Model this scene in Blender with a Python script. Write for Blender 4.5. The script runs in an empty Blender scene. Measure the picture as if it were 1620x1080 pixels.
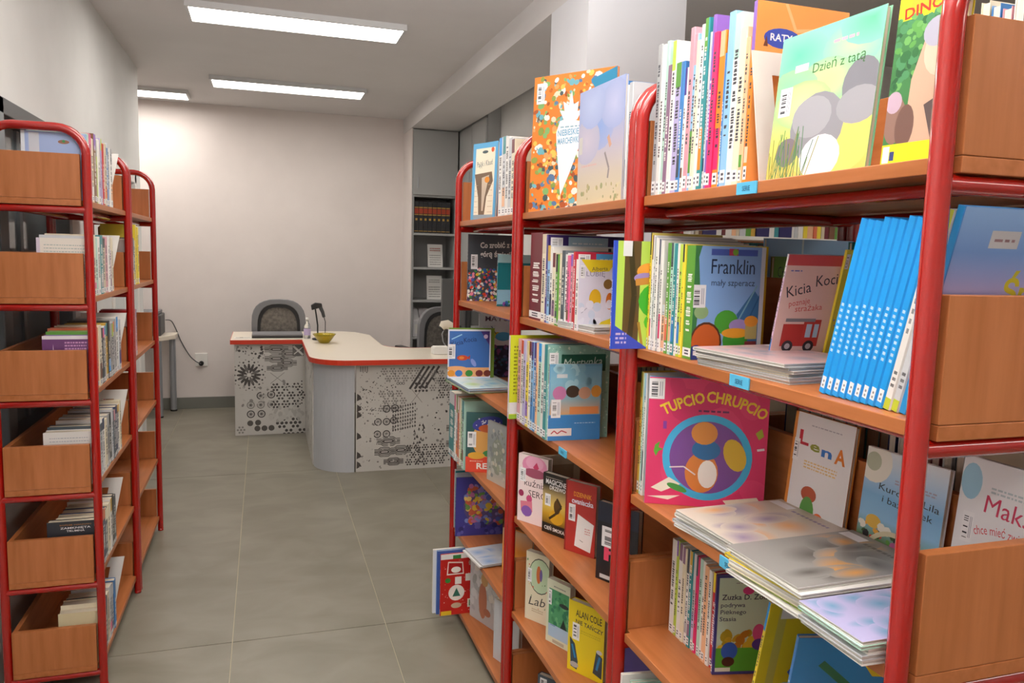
import bpy, bmesh, math, random
from mathutils import Vector, Matrix
random.seed(11)
sc = bpy.context.scene
col = sc.collection
# ---------------------------------------------------------------- camera
FPX, CAMH = 1219.4, 1.55
_y, _p, _r = [math.radians(a) for a in (17.927, 6.422, 1.5386)]
CF = Vector((math.sin(_y)*math.cos(_p), math.cos(_y)*math.cos(_p), -math.sin(_p)))
_r0 = Vector((math.cos(_y), -math.sin(_y), 0)); _u0 = _r0.cross(CF)
CR = math.cos(_r)*_r0 + math.sin(_r)*_u0
CU = -math.sin(_r)*_r0 + math.cos(_r)*_u0
CC = Vector((0, 0, CAMH))
cd = bpy.data.cameras.new('camera'); cam = bpy.data.objects.new('camera', cd); col.objects.link(cam)
cd.sensor_width = 36; cd.lens = FPX/1620*36; cd.clip_start = .02
cam.matrix_world = Matrix(((CR.x, CU.x, -CF.x, 0), (CR.y, CU.y, -CF.y, 0), (CR.z, CU.z, -CF.z, CAMH), (0, 0, 0, 1)))
sc.camera = cam
# ---------------------------------------------------------------- light and exposure
wd = bpy.data.worlds.new('world'); sc.world = wd; wd.use_nodes = True
wd.node_tree.nodes['Background'].inputs[0].default_value = (.75, .85, 1, 1)
wd.node_tree.nodes['Background'].inputs[1].default_value = .6
sc.view_settings.view_transform = 'Standard'; sc.view_settings.look = 'None'
sc.view_settings.gamma = 1; sc.view_settings.use_curve_mapping = False
sc.view_settings.exposure = 0.0
LAMP_POWER = 17.0
fl_d = bpy.data.lights.new('bounce_flash', 'SPOT'); fl_d.energy = 790; fl_d.spot_size = math.radians(95); fl_d.spot_blend = .6; fl_d.shadow_soft_size = .03
fl_d.color = (1, .97, .94)
fl_o = bpy.data.objects.new('bounce_flash', fl_d); col.objects.link(fl_o); fl_o.location = (.0, -.12, 1.72)
fl_o.rotation_euler = Vector((.15, .75, 1)).to_track_quat('-Z', 'Y').to_euler()      # flash head turned up at the ceiling

# ---------------------------------------------------------------- pixel helpers (1620 x 1080 frame)
def ray(x, y): return CF + CR*((x-810)/FPX) - CU*((y-540)/FPX)
def onz(x, y, z):
    d = ray(x, y); t = (z-CC.z)/d.z; return CC + d*t
def y_at(px, x0, z):                      # Y of the point at column px on the line X = x0, Z = z
    k = FPX*CR - (px-810)*CF
    return -(k.x*x0 + k.z*(z-CAMH))/k.y
def x_at(px, y0, z):
    k = FPX*CR - (px-810)*CF
    return -(k.y*y0 + k.z*(z-CAMH))/k.x
def z_at(py, x0, y0):
    k = FPX*CU + (py-540)*CF
    return CAMH - (k.x*x0 + k.y*y0)/k.z

# ---------------------------------------------------------------- colours and materials
def lin(h):
    if not isinstance(h, str): return tuple(h[:3])
    h = h.lstrip('#'); o = []
    for i in (0, 2, 4):
        c = int(h[i:i+2], 16)/255
        o.append(c/12.92 if c <= .04045 else ((c+.055)/1.055)**2.4)
    return tuple(o)
def rgba(h): return lin(h) + (1.0,)
MATS = {}
def mat(name, base='#888888', rough=.5, metal=0, coat=0, spec=.5, emit=None, estr=0, alpha=1, trans=0):
    m = bpy.data.materials.new(name); m.use_nodes = True
    b = m.node_tree.nodes['Principled BSDF']
    b.inputs['Base Color'].default_value = rgba(base); b.inputs['Roughness'].default_value = rough
    b.inputs['Metallic'].default_value = metal; b.inputs['Coat Weight'].default_value = coat
    b.inputs['Specular IOR Level'].default_value = spec; b.inputs['Alpha'].default_value = alpha
    b.inputs['Transmission Weight'].default_value = trans
    if emit: b.inputs['Emission Color'].default_value = rgba(emit); b.inputs['Emission Strength'].default_value = estr
    MATS[name] = m; return m
def nodes(m): return m.node_tree.nodes, m.node_tree.links, m.node_tree.nodes['Principled BSDF']
def noisy(name, c1, c2, scale, rough, stretch=(1, 1, 1), bump=0, detail=6, lo=.35, hi=.65, coat=0, dist=0.0):
    m = mat(name, c1, rough, coat=coat); N, L, b = nodes(m)
    tc = N.new('ShaderNodeTexCoord'); mp = N.new('ShaderNodeMapping'); mp.inputs['Scale'].default_value = stretch
    nz = N.new('ShaderNodeTexNoise'); nz.inputs['Scale'].default_value = scale; nz.inputs['Detail'].default_value = detail
    nz.inputs['Distortion'].default_value = dist
    cr = N.new('ShaderNodeValToRGB'); cr.color_ramp.elements[0].position = lo; cr.color_ramp.elements[1].position = hi
    cr.color_ramp.elements[0].color = rgba(c1); cr.color_ramp.elements[1].color = rgba(c2)
    L.new(tc.outputs['Object'], mp.inputs[0]); L.new(mp.outputs[0], nz.inputs['Vector']); L.new(nz.outputs['Fac'], cr.inputs[0])
    L.new(cr.outputs[0], b.inputs['Base Color'])
    if bump:
        bp = N.new('ShaderNodeBump'); bp.inputs['Strength'].default_value = bump; bp.inputs['Distance'].default_value = .002
        L.new(nz.outputs['Fac'], bp.inputs['Height']); L.new(bp.outputs[0], b.inputs['Normal'])
    return m
RED = mat('red_paint', '#a3120b', .22, coat=.7)
WOODH = noisy('wood_along', '#b97143', '#a4602f', 9, .38, (6, .5, 6), .05, 5, .3, .7)
WOODV = noisy('wood_upright', '#bb7445', '#a66333', 9, .38, (6, 6, .5), .05, 5, .3, .7)
WALL = noisy('wall_paint', '#e2dad6', '#ddd5d1', 3, .85, bump=.02)
WALL2 = noisy('wall_paint_grey', '#dcdcda', '#d6d6d4', 3, .85, bump=.02)
CEIL = noisy('ceiling_paint', '#d8d5d4', '#d3d0cf', 2, .9)
SKIRT = mat('skirting_grey', '#75766f', .5)
TILE = noisy('floor_tile', '#8a8577', '#767162', 3.2, .36, (1, 1.6, 1), .03, 8, .3, .72, dist=.6)
GROUT = mat('grout', '#b8ae96', .9)
GREYCAB = mat('grey_laminate', '#a7a8a7', .5)
GREYPANEL = mat('grey_curved_panel', '#b9bcc1', .45)
CREAM = mat('cream_laminate', '#e6dccb', .3)
REDBAND = mat('red_edge_band', '#cf3a20', .4)
PANEL = noisy('pale_patterned_laminate', '#d3d0cb', '#bdbab5', 14, .5, detail=8)
DARK = mat('dark_plastic', '#1d1e20', .4)
DKGREY = mat('dark_grey_plastic', '#4c4d4e', .5)
CHGREY = mat('chair_grey', '#77777a', .6)
MESHF = noisy('chair_mesh', '#5d5853', '#7a746c', 40, .8)
WHITEP = mat('white_plastic', '#e8e6e1', .4)
ALU = mat('grey_metal', '#a9adb3', .35, metal=.6)
FRAMEGREY = mat('grey_window_frame', '#7c8286', .45)
BLACKRUB = mat('black_rubber', '#161616', .7)
LAMPF = mat('lamp_frame', '#c9c9c9', .4)
LAMPD = mat('lamp_diffuser', '#ffffff', .5, emit='#fff8f0', estr=LAMP_POWER)
YGLASS = mat('yellow_glass', '#d0bd1e', .08, trans=.65)
CGLASS = mat('clear_plastic', '#f2f4f4', .08, trans=.9)
WGLASS = mat('window_glass', '#a3adb2', .06, trans=.4)
def attr_mat():
    m = mat('printed_ink', '#ffffff', .32); N, L, b = nodes(m)
    a = N.new('ShaderNodeAttribute'); a.attribute_name = 'Col'
    L.new(a.outputs['Color'], b.inputs['Base Color']); return m
PRINT = attr_mat()
def objcol_mat(name, rough, lines=0, coat=0):
    m = mat(name, '#ffffff', rough, coat=coat); N, L, b = nodes(m)
    oi = N.new('ShaderNodeObjectInfo')
    if lines:
        tc = N.new('ShaderNodeTexCoord'); mp = N.new('ShaderNodeMapping'); mp.inputs['Scale'].default_value = (3, 900, 3)
        nz = N.new('ShaderNodeTexNoise'); nz.inputs['Scale'].default_value = 1; nz.inputs['Detail'].default_value = 2
        mx = N.new('ShaderNodeMix'); mx.data_type = 'RGBA'; mx.blend_type = 'MULTIPLY'; mx.inputs[0].default_value = .35
        L.new(tc.outputs['Object'], mp.inputs[0]); L.new(mp.outputs[0], nz.inputs['Vector'])
        L.new(oi.outputs['Color'], mx.inputs[6]); L.new(nz.outputs['Fac'], mx.inputs[7]); L.new(mx.outputs[2], b.inputs['Base Color'])
    else: L.new(oi.outputs['Color'], b.inputs['Base Color'])
    return m
COVER = objcol_mat('book_cover', .3, coat=.25)
PAGES = objcol_mat('page_block', .8, 1)

# ---------------------------------------------------------------- mesh helpers
def link(name, me, parent=None, color=None):
    o = bpy.data.objects.new(name, me); col.objects.link(o)
    if parent: o.parent = parent
    if color: o.color = rgba(color)
    return o
class MB:
    def __init__(s): s.v = []; s.f = []; s.sm = []
    def add(s, vs, fs, sm=False):
        n = len(s.v); s.v += [tuple(p) for p in vs]; s.f += [tuple(i+n for i in f) for f in fs]; s.sm += [sm]*len(fs); return s
    def box(s, x0, x1, y0, y1, z0, z1):
        return s.add([(x0, y0, z0), (x1, y0, z0), (x1, y1, z0), (x0, y1, z0), (x0, y0, z1), (x1, y0, z1), (x1, y1, z1), (x0, y1, z1)],
                     [(0, 3, 2, 1), (4, 5, 6, 7), (0, 1, 5, 4), (1, 2, 6, 5), (2, 3, 7, 6), (3, 0, 4, 7)])
    def prism(s, pts, a, b, ax='z'):          # polygon in the two other axes, extruded along ax
        def P(p, c): return {'z': (p[0], p[1], c), 'y': (p[0], c, p[1]), 'x': (c, p[0], p[1])}[ax]
        n = len(pts); vs = [P(p, a) for p in pts] + [P(p, b) for p in pts]
        fs = [tuple(range(n))[::-1], tuple(range(n, 2*n))] + [(i, (i+1) % n, n+(i+1) % n, n+i) for i in range(n)]
        return s.add(vs, fs)
    def tube(s, path, r, n=12, caps=True):
        path = [Vector(p) for p in path]; vs = []; fs = []
        ref = None
        for i, p in enumerate(path):
            d = (path[min(i+1, len(path)-1)] - path[max(i-1, 0)]).normalized()
            if ref is None: ref = Vector((1, 0, 0)) if abs(d.x) < .8 else Vector((0, 1, 0))
            a = (ref - d*ref.dot(d)).normalized(); ref = a; b = d.cross(a)
            rr = r[i] if isinstance(r, (list, tuple)) else r
            vs += [p + (a*math.cos(2*math.pi*k/n) + b*math.sin(2*math.pi*k/n))*rr for k in range(n)]
        m = len(path)
        for i in range(m-1):
            for k in range(n): fs.append((i*n+k, i*n+(k+1) % n, (i+1)*n+(k+1) % n, (i+1)*n+k))
        s.add(vs, fs, True)
        if caps:
            s.add([vs[k] for k in range(n)], [tuple(range(n))[::-1]]); s.add(vs[-n:], [tuple(range(n))])
        return s
    def lathe(s, prof, n=24, c=(0, 0, 0)):
        vs = []; fs = []
        for r, z in prof: vs += [(c[0]+r*math.cos(2*math.pi*k/n), c[1]+r*math.sin(2*math.pi*k/n), c[2]+z) for k in range(n)]
        for i in range(len(prof)-1):
            for k in range(n): fs.append((i*n+k, i*n+(k+1) % n, (i+1)*n+(k+1) % n, (i+1)*n+k))
        return s.add(vs, fs, True)
    def build(s, name, m, parent=None, color=None, bevel=0):
        me = bpy.data.meshes.new(name); me.from_pydata(s.v, [], s.f); me.materials.append(m)
        me.polygons.foreach_set('use_smooth', s.sm)
        bm = bmesh.new(); bm.from_mesh(me); bmesh.ops.recalc_face_normals(bm, faces=bm.faces); bm.to_mesh(me); bm.free()
        o = link(name, me, parent, color)
        if bevel:
            b = o.modifiers.new('bevel', 'BEVEL'); b.width = bevel; b.segments = 2; b.limit_method = 'ANGLE'
        return o
def tag(o, label, cat, group=None):
    o['label'] = label; o['category'] = cat
    if group: o['group'] = group
    return o
def struct(o, label=None):
    o['kind'] = 'structure'
    if label: o['label'] = label
    return o
def empty(name, loc=(0, 0, 0), rz=0):
    o = bpy.data.objects.new(name, None); col.objects.link(o); o.location = loc; o.rotation_euler = (0, 0, rz)
    o.empty_display_size = .05; return o

# ---------------------------------------------------------------- flat print on a face
TXT = {}
def text_geo(s, bold=0.0):
    if (s, bold) in TXT: return TXT[(s, bold)]
    cu = bpy.data.curves.new('t', 'FONT'); cu.body = s; cu.resolution_u = 2; cu.offset = bold; cu.size = 1
    ob = bpy.data.objects.new('t', cu); me = bpy.data.meshes.new_from_object(ob)
    vs = [(v.co.x, v.co.y) for v in me.vertices]; fs = [tuple(p.vertices) for p in me.polygons]
    bpy.data.objects.remove(ob); bpy.data.curves.remove(cu); bpy.data.meshes.remove(me)
    x0 = min(v[0] for v in vs); x1 = max(v[0] for v in vs); y0 = min(v[1] for v in vs); y1 = max(v[1] for v in vs)
    TXT[(s, bold)] = ([(x-x0, y) for x, y in vs], fs, x1-x0, y0, y1)
    return TXT[(s, bold)]
class Art:
    def __init__(s, w, h, o=(0, 0, 0), u=(1, 0, 0), v=(0, 0, 1), seed=1):
        s.w, s.h = w, h; s.o, s.u, s.vv = Vector(o), Vector(u), Vector(v); s.n = s.u.cross(s.vv)
        s.k = 1; s.v = []; s.f = []; s.c = []; s.R = random.Random(seed)
    def raw(s, pts, cols):
        d = .00012 + s.k*.000004; b = len(s.v)
        s.v += [tuple(s.o + s.u*p[0] + s.vv*p[1] + s.n*d) for p in pts]
        s.f.append(tuple(range(b, b+len(pts)))); s.c += [lin(c) + (1,) for c in cols]
    def clip(s, pts):
        for ax, lim, sg in ((0, 0, 1), (0, s.w, -1), (1, 0, 1), (1, s.h, -1)):
            out = []
            for i in range(len(pts)):
                a, b = pts[i-1], pts[i]; da = (a[ax]-lim)*sg; db = (b[ax]-lim)*sg
                if (da >= 0) != (db >= 0):
                    t = da/(da-db); out.append((a[0]+(b[0]-a[0])*t, a[1]+(b[1]-a[1])*t))
                if db >= 0: out.append(b)
            pts = out
            if not pts: return []
        return pts
    def poly(s, pts, c, nl=True):           # fractions of width / height
        p = s.clip([(x*s.w, y*s.h) for x, y in pts])
        if len(p) > 2: s.raw(p, [c]*len(p))
        if nl: s.k += 1
        return s
    def rect(s, x0, y0, x1, y1, c): return s.poly([(x0, y0), (x1, y0), (x1, y1), (x0, y1)], c)
    def ell(s, cx, cy, rx, ry, c, rot=0, n=18, a0=0, a1=360, nl=True):
        full = a1-a0 >= 360; pts = []
        m = n if full else n+1
        ca, sa = math.cos(math.radians(rot)), math.sin(math.radians(rot)); asp = s.w/s.h
        for i in range(m):
            t = math.radians(a0 + (a1-a0)*i/n); x, y = rx*math.cos(t), ry*math.sin(t)/asp
            pts.append((cx + x*ca - y*sa, cy + (x*sa + y*ca)*asp))
        if not full: pts.append((cx, cy))
        return s.poly(pts, c, nl)
    def circ(s, cx, cy, r, c, n=18, nl=True): return s.ell(cx, cy, r, r*s.w/s.h, c, n=n, nl=nl)
    def ring(s, cx, cy, r, t, c, n=20, a0=0, a1=360):
        q = s.w/s.h
        for i in range(n):
            a, b = [math.radians(a0 + (a1-a0)*(i+j)/n) for j in (0, 1)]
            s.poly([(cx+r*math.cos(a), cy+r*q*math.sin(a)), (cx+r*math.cos(b), cy+r*q*math.sin(b)),
                    (cx+(r-t)*math.cos(b), cy+(r-t)*q*math.sin(b)), (cx+(r-t)*math.cos(a), cy+(r-t)*q*math.sin(a))], c, False)
        s.k += 1; return s
    def line(s, pts, wd, c):                 # stroke, width as a fraction of width
        q = s.w/s.h
        for (x0, y0), (x1, y1) in zip(pts, pts[1:]):
            dx, dy = (x1-x0), (y1-y0)/q; l = math.hypot(dx, dy) or 1; nx, ny = -dy/l*wd/2, dx/l*wd/2*q
            s.poly([(x0+nx, y0+ny), (x0-nx, y0-ny), (x1-nx, y1-ny), (x1+nx, y1+ny)], c, False)
        s.k += 1; return s
    def grad(s, cols, y0=0, y1=1, x0=0, x1=1):   # bottom to top
        m = len(cols)-1
        for i in range(m):
            a = y0+(y1-y0)*i/m; b = y0+(y1-y0)*(i+1)/m
            s.raw([(x0*s.w, a*s.h), (x1*s.w, a*s.h), (x1*s.w, b*s.h), (x0*s.w, b*s.h)], [cols[i], cols[i], cols[i+1], cols[i+1]])
        s.k += 1; return s
    def speck(s, n, reg, cols, r=(.01, .03), n_side=7, sq=0):
        for i in range(n):
            x = s.R.uniform(reg[0], reg[2]); y = s.R.uniform(reg[1], reg[3]); a = s.R.uniform(*r); b = a*s.R.uniform(.5, 1.3)*s.w/s.h
            s.ell(x, y, a, b, s.R.choice(cols), s.R.uniform(0, 180), 4 if sq else n_side, nl=(i % 2 == 1))
        s.k += 1; return s
    def text(s, t, x, y, fw, c, rot=0, fh=None, bold=0.0, arc=0, shear=0, align='c'):
        vs, fs, tw, y0, y1 = text_geo(t, bold)
        k = fw*s.w/tw; ky = k if fh is None else fh*s.h/.73
        ca, sa = math.cos(math.radians(rot)), math.sin(math.radians(rot)); out = []
        for px, py in vs:
            X = (px - (tw/2 if align == 'c' else 0))*k + py*shear*k; Yv = py*ky
            if arc:
                R = s.w*arc; th = X/R; X, Yv = (R+Yv)*math.sin(th), (R+Yv)*math.cos(th)-R
            out.append((x*s.w + X*ca - Yv*sa, y*s.h + X*sa + Yv*ca))
        for f in fs:
            p = [out[i] for i in f]
            if all(-1e-4 <= q[0] <= s.w+1e-4 and -1e-4 <= q[1] <= s.h+1e-4 for q in p): s.raw(p, [c]*len(p))
        s.k += 1; return s
    def barcode(s, x, y, w, h, vert=True):
        s.rect(x, y, x+w, y+h, '#eeeef0')
        n = 11
        for i in range(n):
            if s.R.random() < .3: continue
            a = .12 + .76*i/n; b = a + s.R.uniform(.3, .9)*.76/n
            if vert: s.poly([(x+w*.15, y+h*a), (x+w*.55, y+h*a), (x+w*.55, y+h*b), (x+w*.15, y+h*b)], '#2c2c35', False)
            else: s.poly([(x+w*a, y+h*.3), (x+w*b, y+h*.3), (x+w*b, y+h*.8), (x+w*a, y+h*.8)], '#2c2c35', False)
        s.k += 1
        for i in range(2): s.rect(x+w*(.68+.13*i), y+h*.15, x+w*(.73+.13*i), y+h*.85, '#9a9aa6')
        return s
    def soft(s, cx, cy, rx, ry, c, bg, n=16):   # blob fading into its ground
        q = [(cx*s.w, cy*s.h)] + [((cx+rx*math.cos(2*math.pi*i/n))*s.w, (cy+ry*math.sin(2*math.pi*i/n))*s.h) for i in range(n)]
        q = [(min(max(a, 0), s.w), min(max(b, 0), s.h)) for a, b in q]
        for i in range(n): s.raw([q[0], q[1+i], q[1+(i+1) % n]], [c, bg, bg])
        s.k += 1; return s
    def words(s, x, y, w, h, c, n=2):        # rows of print too small to read
        for i in range(n):
            xx = x; yy = y + h*i/n
            while xx < x+w:
                l = s.R.uniform(.02, .06)
                s.poly([(xx, yy), (min(xx+l, x+w), yy), (min(xx+l, x+w), yy+h/n*.5), (xx, yy+h/n*.5)], c, False); xx += l+.015
        s.k += 1; return s
    def build(s, name, parent):
        me = bpy.data.meshes.new(name); me.from_pydata(s.v, [], s.f); me.materials.append(PRINT)
        ca = me.color_attributes.new('Col', 'FLOAT_COLOR', 'CORNER'); flat = []
        for p in me.polygons:
            for i in p.vertices: flat += s.c[i]
        ca.data.foreach_set('color', flat)
        return link(name, me, parent)

# ---------------------------------------------------------------- books
ORDN = ['first', 'second', 'third', 'fourth', 'fifth', 'sixth', 'seventh', 'eighth', 'ninth']
CN = {'white': '#e9e7e3', 'cream': '#e6dcc2', 'grey': '#a9abad', 'silver': '#c9ccd0', 'black': '#26272b', 'slate': '#46525c',
      'red': '#c3262b', 'coral': '#e0714f', 'pink': '#e0628f', 'magenta': '#e02b6b', 'rose': '#d79aa6', 'mauve': '#8a6a85', 'purple': '#8a63b8',
      'violet': '#4b3d8c', 'navy': '#27345f', 'blue': '#3d7fc0', 'sky': '#8fbfe6', 'bright blue': '#1f9bea', 'teal': '#2f8a90', 'mint': '#b6d9cb',
      'green': '#5d9a3c', 'lime': '#b7cf4a', 'olive': '#8a8a3a', 'yellow': '#ecd43a', 'ochre': '#d0a83e', 'orange': '#f0892b', 'peach': '#edb98f',
      'brown': '#7a5238', 'maroon': '#6e2430', 'lilac': '#b9b0d8', 'beige': '#d4c6ab'}
COVER_CACHE = {}
def cover_mesh(w, h, t, mirror, b=.0012):
    key = (round(w, 3), round(h, 3), round(t, 4), mirror)
    if key in COVER_CACHE: return COVER_CACHE[key]
    c = min(.0018, t*.3); b = min(b, t*.2); e = min(.0025, w*.02)
    prof = [(w, 0), (c, 0), (0, c), (0, t-c), (c, t), (w, t), (w, t-b), (b, t-b), (b, b), (w, b)]
    if mirror: prof = [(w-x, y) for x, y in prof][::-1]
    m = MB().prism(prof, 0, h)
    me = bpy.data.meshes.new('cover'); me.from_pydata(m.v, [], m.f); me.materials.append(COVER)
    x0, x1 = (b*1.02, w-e) if not mirror else (e, w-b*1.02)
    m = MB().box(x0, x1, b*1.05, t-b*1.05, e, h-e)
    mp = bpy.data.meshes.new('pages'); mp.from_pydata(m.v, [], m.f); mp.materials.append(PAGES)
    COVER_CACHE[key] = (me, mp); return me, mp
SEED = [0]
def book(label, loc, w, h, t, cc, rot=0, lean=0, roll=0, art=None, spine=True, group=None, mirror=False, flat=False, name='picture_book',
         pages='#e8e0cf', tagc=None, cat='book', stitle=None):
    SEED[0] += 1; cc = CN.get(cc, cc)
    if .5 < loc[0] < 1.3 and loc[2] < 1.6 and not flat: h = min(h, .272)
    root = empty(name, loc)
    M = Matrix.Rotation(math.radians(rot), 4, 'Z')
    if flat: M = M @ Matrix.Rotation(-math.pi/2, 4, 'X'); root.location = (loc[0], loc[1], loc[2]+t)
    M = M @ Matrix.Rotation(math.radians(lean), 4, 'X') @ Matrix.Rotation(math.radians(roll), 4, 'Y')
    root.rotation_euler = M.to_euler()
    if lean < 0: root.location.z += t*math.sin(math.radians(-lean))
    if roll: root.location.z += w*math.sin(math.radians(roll)) if roll > 0 else 0
    tag(root, label, cat, group)
    cm, pm = cover_mesh(w, h, t, mirror)
    link('cover', cm, root, cc); link('pages', pm, root, pages)
    if art:
        A = Art(w, h, (0, 0, 0), (1, 0, 0), (0, 0, 1), SEED[0]); art(A); A.build('cover_print', root)
    if spine and t > .0035:
        c = min(.0018, t*.3)
        if mirror: A = Art(t-2*c, h, (w, c, 0), (0, 1, 0), (0, 0, 1), SEED[0])
        else: A = Art(t-2*c, h, (0, t-c, 0), (0, -1, 0), (0, 0, 1), SEED[0])
        lum = sum(lin(cc)); ink = '#3a3a42' if lum > .9 else '#e8e6e0'
        A.rect(0, 0, 1, 1, cc)
        if stitle: stitle(A)
        else:
            R = A.R
            if R.random() < .45: A.rect(0, R.uniform(.72, .85), 1, 1, R.choice(list(CN.values())))
            if R.random() < .3: A.rect(0, .12, 1, R.uniform(.2, .4), R.choice(list(CN.values())))
            y = R.uniform(.2, .3); top = R.uniform(.6, .9)
            while y < top:
                l = R.uniform(.012, .03)
                A.poly([(R.uniform(.18, .3), y), (R.uniform(.65, .82), y), (R.uniform(.65, .82), y+l*.7), (R.uniform(.18, .3), y+l*.7)], ink, False); y += l + (.03 if R.random() < .2 else 0)
            A.k += 1
        if tagc != 0:
            A.rect(0, .025, 1, .10, tagc or '#efeff0')
            for i in range(2): A.rect(.25, .04+.027*i, .75, .055+.027*i, '#4a4a55')
        A.build('spine_print', root)
    return root

ALLROW = []
def row(z, x0, ents, end, place, rot=0, lean=0, mirror=False, w=.19, kind='book', name='picture_book', yoff=0, jit=.004, fixed=None):
    """ents: (px_left, py_top, colour name, opts) from far to near along the front line X=x0; end = px where the row stops"""
    n = len(ents); res = []
    pxs = [e[0] for e in ents] + [end]
    Ys = [y_at(p, x0, z)+yoff for p in pxs]
    if x0 > 0:
        u = min(range(3), key=lambda q: abs((Ys[0]+Ys[-1])/2-YR[q]-.39)); hi = YR[u]+(.7615 if z > 1.6 else .770 if x0 > .78 else .759)
        if Ys[0] > hi: Ys = [Ys[-1]+(v-Ys[-1])*(hi-Ys[-1])/(Ys[0]-Ys[-1]) for v in Ys]
    for i, e in enumerate(ents):
        ya, yb = Ys[i], Ys[i+1]
        t = abs(ya-yb)*.97; near = min(ya, yb)
        op = e[3] if len(e) > 3 else {}
        xx = x0 + op.get('dx', 0) + (random.uniform(0, jit) if not mirror else -random.uniform(0, jit))
        zt = z_at(e[1], xx, (ya+yb)/2); h = max(.1, zt-z)/math.cos(math.radians(lean))
        if op.get('h'): h = op['h']
        ww = op.get('w', w)
        if op.get('pxr'): ww = x_at(op['pxr'], near, z+h*.5)-xx
        if op.get('pxl'): ww = xx-x_at(op['pxl'], near, z+h*.9)
        c = e[2]; a = ents[i-1][2] if i else None; b = ents[i+1][2] if i < n-1 else None
        if op.get('label'): lab = op['label']; g = None
        else:
            nb = ('between %s and %s ones' % (a, b) if a and b else 'beside a %s one' % (a or b) if (a or b) else 'standing')
            lab = '%s %s %s %s' % (c, kind, nb, place); g = None
        o = book(lab, ((xx-ww) if mirror else xx, near, z), ww, h, t, c, rot, lean, art=op.get('art'), mirror=mirror, name=op.get('name', name), tagc=op.get('tag'), stitle=op.get('st'), pages=op.get('pages', '#e8e0cf'))
        ALLROW.append(o); res.append(o)
    return res
def face(label, z, bl, br, tl, t, cc, art, lean=0, w=None, rot=None, dz=0, name='picture_book', back=0, **k):
    p = onz(bl[0], bl[1], z); q = onz(br[0], br[1], z) if br else None
    r = rot if rot is not None else math.degrees(math.atan2(q.y-p.y, q.x-p.x))
    ww = w if w else (q-p).length
    h = z_at(tl[1], p.x, p.y) - z
    n = Vector((-math.sin(math.radians(r)), math.cos(math.radians(r)), 0))
    p = p + n*back
    return book(label, (p.x, p.y, z+dz), ww, h/math.cos(math.radians(lean)), t, cc, r, lean, art=art, name=name, **k)

# ================================================================ the room
CEILZ, BACKY, LEFTX, BEAMZ = 2.86, 7.87, -.89, 2.72
# floor: slab with separate tiles
fl = struct(MB().box(-3.2, 6.2, -2.2, BACKY+.1, -.08, -.004).build('floor', GROUT), 'grey stone-look tiled floor')
TX, TY, G = .605, 2.4, .004
x_0, y_0 = -.131 - 6*TX, 3.08 - 3*TY
tm = None
for i in range(16):
    for j in range(10):
        xa, ya = x_0+i*TX, y_0+j*TY
        if xa > 6.1 or ya > BACKY or xa+TX < -3.1: continue
        if tm is None:
            o = MB().box(G/2, TX-G/2, G/2, TY-G/2, -.01, 0).build('tile', TILE, fl); tm = o.data
        else: o = link('tile', tm, fl)
        o.location = (xa, ya, 0)
        if ya+TY > BACKY: o.scale.y = (BACKY-ya)/TY
# walls and ceiling
struct(MB().box(-3.2, 6.2, -2.2, BACKY+.1, CEILZ, CEILZ+.1).build('ceiling', CEIL))
struct(MB().box(-3.2, 1.355, BACKY, BACKY+.1, 0, CEILZ).box(1.355, 6.2, BACKY, BACKY+.1, 0, CEILZ).build('wall_back', WALL))
struct(MB().box(-3.2, 6.2, -2.2, -2.1, 0, CEILZ).build('wall_front', WALL))
struct(MB().box(6.1, 6.2, -2.1, BACKY, 0, CEILZ).build('wall_right', WALL))
struct(MB().box(-3.2, -3.1, 6.5, BACKY, 0, CEILZ).build('wall_alcove', WALL))
# left wall with a window and a glazed door opening
WY0, WY1, WZ0, WZ1 = 2.2, 4.24, .75, 2.06
DY0, DY1, DZ1 = 5.25, 6.3, 2.06
lw = MB()
lw.box(LEFTX-.12, LEFTX, -2.1, WY0, 0, CEILZ).box(LEFTX-.12, LEFTX, WY0, WY1, 0, WZ0).box(LEFTX-.12, LEFTX, WY0, WY1, WZ1, CEILZ)
lw.box(LEFTX-.12, LEFTX, WY1, DY0, 0, CEILZ).box(LEFTX-.12, LEFTX, DY0, DY1, DZ1, CEILZ).box(LEFTX-.12, LEFTX, DY1, 6.55, 0, CEILZ)
struct(lw.build('wall_left', WALL2))
struct(MB().box(-3.1, LEFTX-.12, 6.43, 6.55, 0, CEILZ).build('wall_alcove_front', WALL))
w1 = struct(MB().box(LEFTX-.09, LEFTX-.08, WY0, WY1, WZ0, WZ1).build('window_1', WGLASS), 'grey framed interior window behind the single-sided shelves')
for a, b, c, d in ((WY0, WY1, WZ1-.06, WZ1), (WY0, WY1, WZ0, WZ0+.06), (WY0, WY0+.06, WZ0, WZ1), (WY1-.06, WY1, WZ0, WZ1), (3.15, 3.25, WZ0, WZ1)):
    MB().box(LEFTX-.11, LEFTX+.012, a, b, c, d).build('window_frame', FRAMEGREY if d-c > .1 else DKGREY, w1, bevel=.004)
MB().box(LEFTX-.1, LEFTX-.07, 3.7, 3.74, WZ0, WZ1).build('glazing_bar', FRAMEGREY, w1)
d1 = struct(MB().box(LEFTX-.09, LEFTX-.07, DY0+.06, DY1-.06, .05, DZ1-.06).build('door_1', mat('door_glass', '#b8cfdc', .15)), 'glazed door with white frame in the left wall')
for a, b, c, d in ((DY0, DY1, DZ1-.07, DZ1), (DY0, DY0+.07, 0, DZ1), (DY1-.07, DY1, 0, DZ1), (5.68, 5.83, 0, DZ1), (DY0, DY1, 0, .1)):
    MB().box(LEFTX-.11, LEFTX+.01, a, b, c, d).build('door_frame', WHITEP, d1, bevel=.004)
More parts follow.
